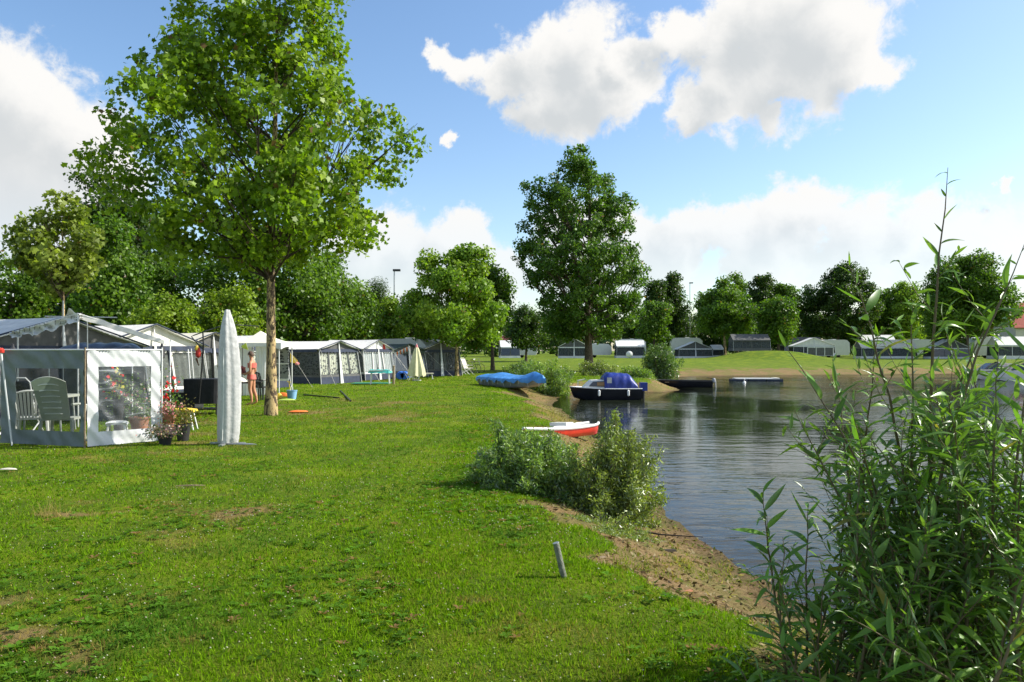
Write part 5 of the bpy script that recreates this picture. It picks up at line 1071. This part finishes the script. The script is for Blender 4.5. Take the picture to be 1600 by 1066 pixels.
bin_post(615, 36.5, .85, .06, 'short dark wooden post right of the teal table')
x, y, z = at(884, 902); t = thing('lawn_post', 'short grey metal post leaning left in the near lawn', 'post', (x, y, z)); MB().tube([(0, 0, -.06), (-.068, .01, .235)], .022, 14).build('shaft', pm('weathered_zinc', (.15, .16, .12), .6, .3, 25, .5, 60), t, True); MB().tube([(-.068, .01, .236), (-.0695, .01, .241)], .0235, 14).build('rim', STEEL, t)
# kites and banners
def windsock():
    x, y, z = on(318, 19.2); t = thing('toy_windsock', 'dark pole with a yellow and red toy bird hanging from its bent arm', 'windsock', (x, y, z)); S = F/19.2; X = lambda px: (px-318)/S; Z = lambda py: CAM_Z+(HZ-py)/S-z
    MB().tube([(X(311), 0, .3), (X(318), 0, Z(540)), (X(317), 0, Z(520))], .02, 8).build('pole', BLACKM, t); MB().tube([(X(313), 0, Z(542)), (X(304), 0, Z(532)), (X(299), 0, Z(526)), (X(303), 0, Z(524)), (X(320), 0, Z(518)), (X(345), .4, Z(506)), (X(384), 1, Z(508))], .014, 6).build('arm', BLACKM, t)
    MB().lathe([(.001, 0), (.06, .05), (.07, .14), (.04, .24), (.001, .3)], 12, (X(311), -.05, Z(560))).build('bird_body', RED, t, True); MB().lathe([(.001, 0), (.06, .05), (.05, .12), (.001, .17)], 12, (X(309), -.05, Z(550))).build('bird_head', YELLOW, t, True); MB().tube([(X(308), -.05, Z(560)), (X(312), -.05, Z(572))], [.03, .01], 6).build('bird_tail', pm('dark_feather', (.10, .05, .02), .7), t)
windsock()
def flag(label, px, Y, ytop, pts, mat, tail=None):
    x, y, z = on(px, Y); S = F/Y; t = thing('pennant', label, 'pennant', (x, y, z)); X = lambda p: (p-px)/S; Z = lambda q: CAM_Z+(HZ-q)/S-z; MB().tube([(0, 0, 0), (0, 0, Z(ytop))], .012, 6).build('pole', BLACKM, t)
    n = len(pts); m = MB(); m.add([(X(a), -.03, Z(b)) for a, b in pts]+[(X(a), -.045, Z(b)) for a, b in pts], [tuple(range(n)), tuple(range(2*n-1, n-1, -1))]+[(i, i+n, (i+1) % n+n, (i+1) % n) for i in range(n)]); m.build('cloth', mat, t)
    if tail: MB().lathe([(.001, 0), (.09, .04), (.10, .10), (.001, .16)], 10, (X(tail[0]), -.05, Z(tail[1]))).build('tail', tail[2], t, True)
flag('yellow triangular pennant before the floral curtain side wall', 454, 34.5, 549, [(454, 552), (454, 566), (463, 568), (466, 564)], YELLOW, (465, 571, PINK)); flag('lime streamer hanging from the cream pavilion', 379, 26.9, 537, [(377, 541), (385, 536), (386, 540), (388, 547), (380, 544)], pm('lime_cloth', (.50, .60, .06), .6))
flag('red flag on the dark green awning corner', 600, 42.5, 537, [(595, 536), (601, 538), (603, 546), (597, 547)], RED)
def bunting():
    Y = 42.2; S = F/Y; x0, y0, z0 = on(617, Y); t = thing('bunting', 'orange and white striped bunting slung before the dark green awning', 'bunting', (x0, y0, z0)); X = lambda p: (p-617)/S; Z = lambda q: CAM_Z+(HZ-q)/S-z0
    MB().tube([(X(617), 0, Z(552)), (X(628), 0, Z(546.5)), (X(640), 0, Z(541))], .008, 5).build('cord', ROPE, t)
    for k in range(9):
        a = 617+k*2.5; zt = Z(551.5-(a-617)*.46); m = MB(); m.add([(X(a), -.01, zt), (X(a+2.3), -.01, zt+.03), (X(a+1.4), -.01, zt-.24), (X(a), .0, zt), (X(a+2.3), .0, zt+.03), (X(a+1.4), .0, zt-.24)], [(2, 1, 0), (3, 4, 5), (0, 1, 4, 3), (1, 2, 5, 4), (2, 0, 3, 5)]); m.build('flag', ORANGE if k % 2 else WCANV, t)
    for a in (617, 640): MB().tube([(X(a), 0, 0), (X(a), 0, Z(541 if a == 640 else 552))], .016, 6).build('pole', WMETAL, t)
    MB().tube([(X(640), 0, Z(541)), (X(652), -1.2, 0)], .006, 4).tube([(X(617), 0, Z(552)), (X(645), -1.6, .0)], .006, 4).build('guy_rope', ROPE, t)
bunting()
for px, lb in ((627, 'blue plastic barrel lying before the dark green awning, left one'), (633, 'blue plastic barrel lying before the dark green awning, right one')):
    x, y, z = on(px, 43); t = thing('barrel', lb, 'barrel', (x, y, z+.24)); m = MB(); m.tube([(-.02, -.25, 0), (-.02, -.2, 0), (-.02, .2, 0), (-.02, .25, 0)], [.2, .24, .24, .2], 14).build('shell', BLUEP, t, True); MB().tube([(-.02, -.27, .08), (-.02, -.25, .08)], .03, 8).build('bung', BLACKM, t)
# ground mat
x, y, z = on(580, 37.5); t = MB().box((-.85, -.8, .0), (.95, .5, .02)).build('groundsheet', pm('green_mat', (.03, .20, .11), .8, .15)); t.location = (x, y, z+.02); setp(t, 'green groundsheet on the grass left of the teal table', 'mat')
# ------------------------------------------------------------------ potted flowers
def pot_plant(label, px, Y, r, h, potm, fr, fh, n, cols, fl=None, nf=0, cat='plant pot', fsize=.02, name='flower_pot', stand=0):
    x, y, z = on(px, Y); t = thing(name, label, cat, (x, y, z+stand)); p = MB().lathe([(r*.72, 0), (r, h), (r*1.08, h), (r*1.08, h+.03), (r*.9, h+.03), (r*.85, h-.02), (.001, h-.02)], 18).build('pot', potm, t, True)
    P = np.array([(random.gauss(0, fr*.5), random.gauss(0, fr*.5), h+abs(random.gauss(fh*.45, fh*.33))) for _ in range(n)]); k = rng.random((n, 1)); c = np.array(cols[0])*(1-k)+np.array(cols[1])*k
    leaf_cloud('foliage', P, rng.normal(size=(n, 3))+np.array([.2, -.2, .7]), .05*rng.uniform(.5, 1.2, n), c, 'oval', LEAF, t)
    m = MB()
    for _ in range(12): e = P[random.randrange(n)]; m.tube([(0, 0, h-.03), tuple(e)], .004, 4)
    m.build('stems', TWIG, t)
    if fl: 
        Q = np.array([(random.gauss(0, fr*.45), random.gauss(-.05, fr*.45), h+abs(random.gauss(fh*.6, fh*.3))) for _ in range(nf)]); cc = np.array(fl)[rng.integers(0, len(fl), nf)]
        leaf_cloud('blossom', Q, rng.normal(size=(nf, 3))+np.array([.3, -.8, .3]), fsize*2*rng.uniform(.6, 1.2, nf), cc, 'lobed', FLOWER, t)
    return t
GG = ((.05, .11, .02), (.14, .22, .04))
pot_plant('tall red geranium plant showing beside the white windscreen edge', 262, 14.0, .12, .2, TERRA, .22, .75, 320, GG, [(.62, .02, .02)], 40, fsize=.035, stand=.15)
pot_plant('dark pot with a loose shrub of small reddish leaves right of the windscreen', 286, 13.6, .13, .27, DARKP, .30, .34, 420, ((.08, .11, .02), (.22, .16, .05)), [(.42, .30, .08)], 40, fsize=.015)
pot_plant('low pot overflowing with tiny cream and pink flowers at the windscreen foot', 258, 12.95, .12, .13, DARKP, .28, .20, 260, GG, [(.62, .50, .40), (.60, .42, .22), (.55, .28, .26)], 420, fsize=.018)
pot_plant('pink flowering pot hanging low behind the windscreen edge', 266, 13.55, .10, .12, TERRA, .16, .22, 120, GG, [(.62, .22, .22), (.65, .38, .34)], 130, fsize=.022, stand=.32)
pot_plant('large bushy plant seen through the clear windscreen panel', 218, 14.9, .18, .3, TERRA, .50, .62, 900, GG, [(.62, .30, .28), (.55, .50, .45)], 60, fsize=.025)
pot_plant('plant with drooping red and yellow flowers seen through the clear panel', 185, 14.3, .1, .7, DARKP, .25, .45, 240, GG, [(.66, .03, .03), (.60, .55, .08)], 46, fsize=.035)
x, y, z = on(266, 13.55); 
# ------------------------------------------------------------------ bicycles and seats under the trees
def bicycle(label, px, Y, rz, col):
    x, y, z = on(px, Y); t = thing('bicycle', label, 'bicycle', (x, y, z), rz)
    for c in (-.52, .52):
        wh = MB().torus((c, 0, .34), .325, .017, 'y', 24, 6).build('wheel', RUBBER, t); m = MB()
        for k in range(10): a = 2*PI*k/10; m.tube([(c, 0, .34), (c+.32*math.cos(a), 0, .34+.32*math.sin(a))], .003, 3)
        m.build('spokes', STEEL, wh)
    MB().tube([(-.52, 0, .34), (-.05, 0, .30), (.38, 0, .80), (-.18, 0, .78), (-.05, 0, .30)], .018, 6).tube([(-.52, 0, .34), (-.18, 0, .78)], .013, 6).tube([(.52, 0, .34), (.36, 0, .9)], .016, 6).build('frame', col, t)
    MB().box((-.32, -.06, .90), (-.08, .06, .95)).build('saddle', BLACKM, t); MB().tube([(.25, -.28, 1.0), (.36, -.2, 1.02), (.36, .2, 1.02), (.25, .28, 1.0)], .014, 6).tube([(.36, 0, .88), (.36, 0, 1.02)], .014, 6).build('handlebar', STEEL, t); MB().tube([(-.2, 0, .76), (-.2, 0, .92)], .013, 6).build('seat_post', STEEL, t)
bicycle('dark bicycle leaning near the thin tree trunk, left one of two', 733, 53.5, R(15), BLACKM); bicycle('bicycle with its wheel in the sun, right one of two by the thin trunk', 741, 54.5, R(-25), STEEL)
frame_chair('white sun lounger chair under the round bright green tree', 724, 51.0, R(120), WHITEP, WHITEP); frame_chair('pale folding chair between the trunk and the bicycles', 729, 52.8, R(60), WHITEP, CREAMC)
x, y, z = on(705, 49.5); t = thing('beach_ball_bag', 'red round beach bag hanging in front of a white panel left of the thin trunk', 'bag', (x, y, z+.55)); MB().lathe([(.001, -.28), (.2, -.2), (.28, 0), (.2, .2), (.001, .28)], 16).build('bag', RED, t, True); MB().torus((0, 0, .3), .12, .015, 'y', 12, 5, 0, PI).build('handle', BLACKM, t)
x, y, z = on(703, 50.3); t = thing('white_panel', 'white cloth panel at the right end of the dark fronted awning', 'cloth panel', (x, y, z)); MB().grid(lambda u, v: ((u-.5)*.6, .04*math.sin(u*9), .1+1.3*v), 12, 3, .01).build('cloth', WCANV, t); MB().tube([(-.3, 0, 0), (-.3, 0, 1.45)], .02, 6).tube([(.3, 0, 0), (.3, 0, 1.45)], .02, 6).build('pole', WMETAL, t)
# ------------------------------------------------------------------ boats
def hull_pts(L, Bm, Hh, rake=.25, stern=.85, rocker=.12, n=14):
    st = []
    for i in range(n+1):
        f = i/n; x = -L/2+f*L; b = Bm/2*(stern+(1-stern)*math.sin(min(1, f/.45)*PI/2))*(1-max(0, (f-.45)/.55)**2.3); z0 = rocker*max(0, (f-.55)/.45)**2*Hh*3; sh = Hh*(1+.22*max(0, f-.3)**2)
        st.append([(x+rake*f*f*k_, s*b*w_, z0+(sh-z0)*q_) for s, w_, q_, k_ in ((-1, 1.0, 1, 1), (-1, .93, .5, .6), (-1, .72, .12, .2), (-1, 0, 0, 0), (1, .72, .12, .2), (1, .93, .5, .6), (1, 1.0, 1, 1))])
    return st
def hull(st, name, mat, t, thick=.03):
    m = MB(); k = len(st[0]); vs = [p for s in st for p in s]; n = len(st)
    fs = [(i*k+j, i*k+j+1, (i+1)*k+j+1, (i+1)*k+j) for i in range(n-1) for j in range(k-1)]; fs.append(tuple(range(k-1, -1, -1)))
    m.add(vs, fs); return m.build(name, mat, t, True)
def cabin_boat():
    z = WZ-.14; x, y = (948-800)*33.2/F, 33.2; t = thing('cabin_boat', 'small dark hulled cabin boat with a royal blue canopy moored by the bank', 'motorboat', (x, y, z), R(183)); L = 2.85; st = hull_pts(L, 1.35, .62, .18, .9)
    hull(st, 'hull', HULLD, t); m = MB()
    for s in (0, -1): m.tube([(p[s][0], p[s][1]*1.015, p[s][2]) for p in st], .022, 6)
    m.build('rub_rail', HULLW, t); m = MB(); m.add([p[0] for p in st]+[p[-1] for p in st], [(i, i+15, i+16, i+1)[::-1] for i in range(14)]); o = m.build('deck', HULLW, t); o.location.z = -.02
    m = MB(); z0, z1 = .62, 1.0     # cabin
    m.hexa([(.02, -.52, z0), (1.05, -.36, z0+.04), (1.05, .36, z0+.04), (.02, .52, z0)], [(.04, -.46, z1), (.72, -.33, z1-.03), (.72, .33, z1-.03), (.04, .46, z1)]); m.build('cabin', HULLW, t)
    for s in (-1, 1): m = MB(); q = [(.10, s*.53, .70), (.84, s*.425, .72), (.66, s*.40, .92), (.10, s*.497, .95)]; m.add([(a, b+s*.006, c) for a, b, c in q]+[(a, b-s*.02, c) for a, b, c in q], [(0, 1, 2, 3), (7, 6, 5, 4), (0, 4, 5, 1), (1, 5, 6, 2), (2, 6, 7, 3), (3, 7, 4, 0)]); w_ = m.build('cabin_window', GLASS, t); m = MB(); q = [(.18, s*.545, .74), (.50, s*.497, .74), (.50, s*.478, .90), (.18, s*.515, .91)]; m.add([(a, b+s*.004, c) for a, b, c in q], [(0, 1, 2, 3)]); m.build('blind', BROWNW, w_)
    m = MB()                        # canopy: hoop-shaped cover with folds
    def cf(u, v):
        a = PI*u; xx = .18-v*1.42; top = (1.30-.10*v*v-.40*max(0, (v-.72)/.28)**1.6-.18*max(0, (.12-v)/.12)); wd = .63-.03*v; k = (abs(math.cos(a))**3+abs(math.sin(a))**3)**(-1/3)
        return (xx+.15*max(0, (.2-v))*math.sin(a), wd*k*math.cos(a)*(1+.02*math.sin(v*26)), .60+(top-.60)*k*math.sin(a)*(1+.015*math.sin(v*31+u*7)))
    m.grid(cf, 24, 30, .01); m.add([cf(i/24, 1) for i in range(25)], [tuple(range(25))]); m.add([cf(i/24, 0) for i in range(25)], [tuple(range(24, -1, -1))]); m.build('canopy', NAVYCOV, t, True)
    for s in (-1, 1): MB().box((-.10, s*.655-.004, .86), (.10, s*.655+.004, 1.10)).build('canopy_window', pm('cloudy_vinyl', (.45, .45, .42), .3), t)
    for xx, s in ((.45, -1), (.45, 1), (-.8, 1)): o = MB().lathe([(.001, 0), (.05, .04), (.055, .24), (.001, .29)], 10, (xx, s*.72, .30)).build('fender', WHITEP, t, True)
    mo = MB().box((-1.75, -.16, .50), (-1.45, .16, .86)).build('outboard_motor', NAVYCOV, t); MB().tube([(-1.6, 0, .5), (-1.6, 0, -.1)], .06, 8).build('motor_leg', BLACKM, mo)
    MB().tube([(1.25, -.2, .7), (1.25, -.2, .95), (.9, -.36, 1.0)], .012, 6).tube([(1.25, .2, .7), (1.25, .2, .95), (.9, .36, 1.0)], .012, 6).build('bow_rail', STEEL, t)
cabin_boat()
def tarp_boat():
    p, q = at(770, 601), at(838, 622); x, y = (p[0]+q[0])/2, (p[1]+q[1])/2; an = math.atan2(q[1]-p[1], q[0]-p[0]); z = gz(x, y); t = thing('covered_boat', 'dinghy lying on the grass under a wrinkled bright blue tarpaulin', 'boat', (x, y, z+.03), an); L = 5.4
    st = hull_pts(L, 1.5, .42, .2, .75, .25); hull(st, 'hull', SILVER, t); m = MB(); n = 40
    def tf(u, v):
        f = u; i = min(13.999, f*14); a = int(i); g = i-a; l = Vector(st[a][0]).lerp(Vector(st[a+1][0]), g); r = Vector(st[a][-1]).lerp(Vector(st[a+1][-1]), g); c = (l+r)/2; s = 2*v-1; ridge = .12+.09*math.exp(-((f-.30)/.13)**2)+.17*math.exp(-((f-.84)/.10)**2)+.10*f*(1-f)
        if f > .97: ridge *= .3
        k = abs(s); wv = .014*math.sin(u*60+s*4)+.012*math.sin(u*113+s*9)
        if k <= .86: kk = k/.86; p_ = c+(r-c)*(1 if s > 0 else -1)*kk*1.03; zz = l.z+ridge*(1-kk**1.3)+wv*.5*kk
        else: kk = (k-.86)/.14; p_ = c+(r-c)*(1 if s > 0 else -1)*(1.05+.03*kk); zz = l.z-kk*(.13+.05*math.sin(u*47)+.03*math.sin(u*89))
        return (p_.x, p_.y, zz+.015)
    m.grid(tf, 70, 24, .006); m.build('tarpaulin', TARP, t, True); m = MB()
    for k in range(11):
        u = .05+k*.09; a = tf(u, 1.0); b = tf(u, 0.0)
        for e, s in ((a, 1), (b, -1)): m.tube([(e[0], e[1]+.01*s, e[2]), (e[0], e[1]*.96, e[2]-.16)], .006, 4)
    m.build('lashing', WHITEP, t)['kind'] = 'stuff'
tarp_boat()
def canoe():
    p, q = at(820, 674), (928-800)*17.3/F; x0, y0 = p[0], p[1]; x1, y1 = q, 17.3; an = math.atan2(y1-y0, x1-x0); x, y = (x0+x1)/2, (y0+y1)/2; z = gz(x, y); L = math.hypot(x1-x0, y1-y0)
    t = thing('rowing_boat', 'slim white and red boat lying on the shore behind the willow bush', 'boat', (x, y, z-.08), an); t.rotation_euler = (R(-3), R(2), an)
    st = []
    for i in range(17):
        f = i/16; xx = -L/2+f*L; b = .30*(math.sin(PI/2*min(1, f*1.1+.04))**.8)*(1 if f < .8 else 1-.6*((f-.8)/.2)**2); sh = .22+.06*(2*f-1)**2; st.append([(xx, s*b*w_, sh*q_-.05) for s, w_, q_ in ((-1, 1, 1), (-1, .92, .5), (-1, .6, .1), (-1, 0, 0), (1, .6, .1), (1, .92, .5), (1, 1, 1))])
    hull(st, 'hull', HULLR, t); m = MB()
    for s in (0, -1): m.tube([(a[s][0], a[s][1]*1.01, a[s][2]) for a in st], .03, 6)
    m.build('gunwale', HULLW, t); m = MB(); n = len(st); m.add([(a[0][0], a[0][1]*.97, a[0][2]-.03) for a in st]+[(a[-1][0], a[-1][1]*.97, a[-1][2]-.03) for a in st], [(i+1, i+n+1, i+n, i) for i in range(n-1)]); m.build('deck', HULLW, t)
    MB().box((-.15, -.2, .22), (.15, .2, .29)).build('hatch', HULLW, t)
canoe()
def dinghy():
    Y = 44.5; x, y = (1068-800)*Y/F, Y; t = thing('dinghy', 'long dark open dinghy with a small outboard moored at the sandy spit', 'boat', (x, y, WZ-.12), R(164)); st = hull_pts(3.3, 1.25, .48, .2, .85, .1); hull(st, 'hull', HULLD, t); n = 15
    m = MB(); m.add([(p[0][0], p[0][1]*.94, .20) for p in st]+[(p[-1][0], p[-1][1]*.94, .20) for p in st], [(i+1, i+n+1, i+n, i) for i in range(n-1)]); m.build('floor', GREYC, t)
    m = MB()
    for s in (0, -1): m.tube([(p[s][0], p[s][1], p[s][2]) for p in st], .025, 6)
    m.build('gunwale', DARKP, t)
    for xx in (-.9, .1, .9): MB().box((xx-.12, -.5, .38), (xx+.12, .5, .42)).build('thwart', WOOD, t)
    mo = MB().lathe([(.07, 0), (.11, .04), (.10, .20), (.05, .26), (.001, .27)], 12, (-1.70, 0, .38)).build('outboard_motor', pm('grey_cowl', (.25, .26, .27), .35), t, True); MB().tube([(-1.78, 0, .5), (-1.80, 0, -.2)], .045, 8).build('motor_leg', STEEL, mo); MB().tube([(-1.7, 0, .62), (-1.3, 0, .66)], .02, 6).build('tiller', BLACKM, mo)
dinghy()
def pontoon():
    Y = 54; x, y = (1181-800)*Y/F, Y; t = thing('floating_pontoon', 'long flat white floating pontoon on the lake before the far beach', 'pontoon', (x, y, WZ-.06), R(-3)); MB().box((-1.5, -.5, .17), (1.5, .5, .23)).build('deck', WHITEP, t)
    for a in (-1.2, 0, 1.2): MB().box((a-.56, -.46, -.1), (a+.56, .46, .17)).build('float', NAVY, t)
    MB().box((1.20, -.45, .232), (1.5, .45, .27)).build('end_board', CREAMC, t)
pontoon()
x, y = (1163-800)*50/F, 50; t = thing('buoy', 'small white ball buoy floating in front of the pontoon', 'buoy', (x, y, WZ)); MB().lathe([(.001, -.12), (.08, -.08), (.115, 0), (.08, .09), (.03, .12), (.03, .15), (.001, .16)], 16).build('ball', WHITEP, t, True); MB().torus((0, 0, .22), .03, .008, 'y', 10, 4).build('ring', STEEL, t)
def speedboat(label, px, Y, rz, L, hm, cover, extras=0):
    x, y = (px-800)*Y/F, Y; t = thing('motorboat', label, 'motorboat', (x, y, WZ-.15), rz); st = hull_pts(L, L*.36, .85, .3, .88); hull(st, 'hull', hm, t); n = 15
    m = MB(); m.add([p[0] for p in st]+[p[-1] for p in st], [(i+1, i+n+1, i+n, i)[::1] for i in range(n-1)]); o = m.build('deck', HULLW, t); o.location.z = -.02
    m = MB(); m.hexa([(-.2, -.6, .87), (.9, -.45, .9), (.9, .45, .9), (-.2, .6, .87)], [(-.15, -.5, 1.35), (.35, -.4, 1.33), (.35, .4, 1.33), (-.15, .5, 1.35)]); m.build('windshield', GLASS, t)
    m = MB(); m.grid(lambda u, v: (-.2-v*L*.38, (u-.5)*1.3, .9+.55*math.sin(u*PI)**.5*(1-.35*v)+.02*math.sin(v*20)), 12, 10, .01); m.build('cockpit_cover', cover, t, True)
    for k in range(2): MB().tube([(L*.3, (k-.5)*.6, .95), (L*.3, (k-.5)*.6, 1.2), (L*.1, (k-.5)*.9, 1.2)], .015, 5).build('rail', STEEL, t)
    mo = MB().box((-L/2-.35, -.17, .75), (-L/2-.02, .17, 1.2)).build('outboard_motor', WHITEP if extras else BLACKM, t); MB().tube([(-L/2-.2, 0, .75), (-L/2-.2, 0, 0)], .07, 8).build('motor_leg', BLACKM, mo)
    if extras: MB().torus((-L*.1, -.78, .75), .2, .06, 'y', 18, 8).build('life_ring', ORANGE, t)
speedboat('grey hulled motorboat moored far right with a dark windshield', 1552, 56, R(176), 3.6, LGREY, GREYC)
speedboat('white motorboat with an orange life ring at the right edge of the lake', 1596, 53, R(170), 4.2, HULLW, LGREY, 1)
MB()
m = MB(); x, y, z = at(1010, 835); t = thing('driftwood', 'thin crooked dry branch lying on the sand below the post', 'branch', (x, y, z)); m.tube([(-.35, .3, .03), (-.1, .05, .03), (.15, -.1, .02), (.55, -.25, .03)], [.010, .012, .009, .004], 6).build('branch', TWIG, t)
for (a, b, lb, mt) in (((940, 872), .045, 'pale flat chip of wood on the upper edge of the sand', WOOD), ((1045, 862), .08, 'dark wood fragment lying mid shore', TWIG), ((1075, 925), .05, 'small reddish brick fragment on the sand', TERRA)):
    x, y, z = at(*a); t = thing('fragment', lb, 'fragment', (x, y, z), random.uniform(0, 3)); MB().hexa([(-b, -b*.3, 0), (b, -b*.25, 0), (b*.9, b*.3, 0), (-b*.8, b*.25, 0)], [(-b*.9, -b*.2, b*.3), (b*.8, -b*.2, b*.25), (b*.7, b*.2, b*.25), (-b*.7, b*.2, b*.3)]).build('chunk', mt, t)
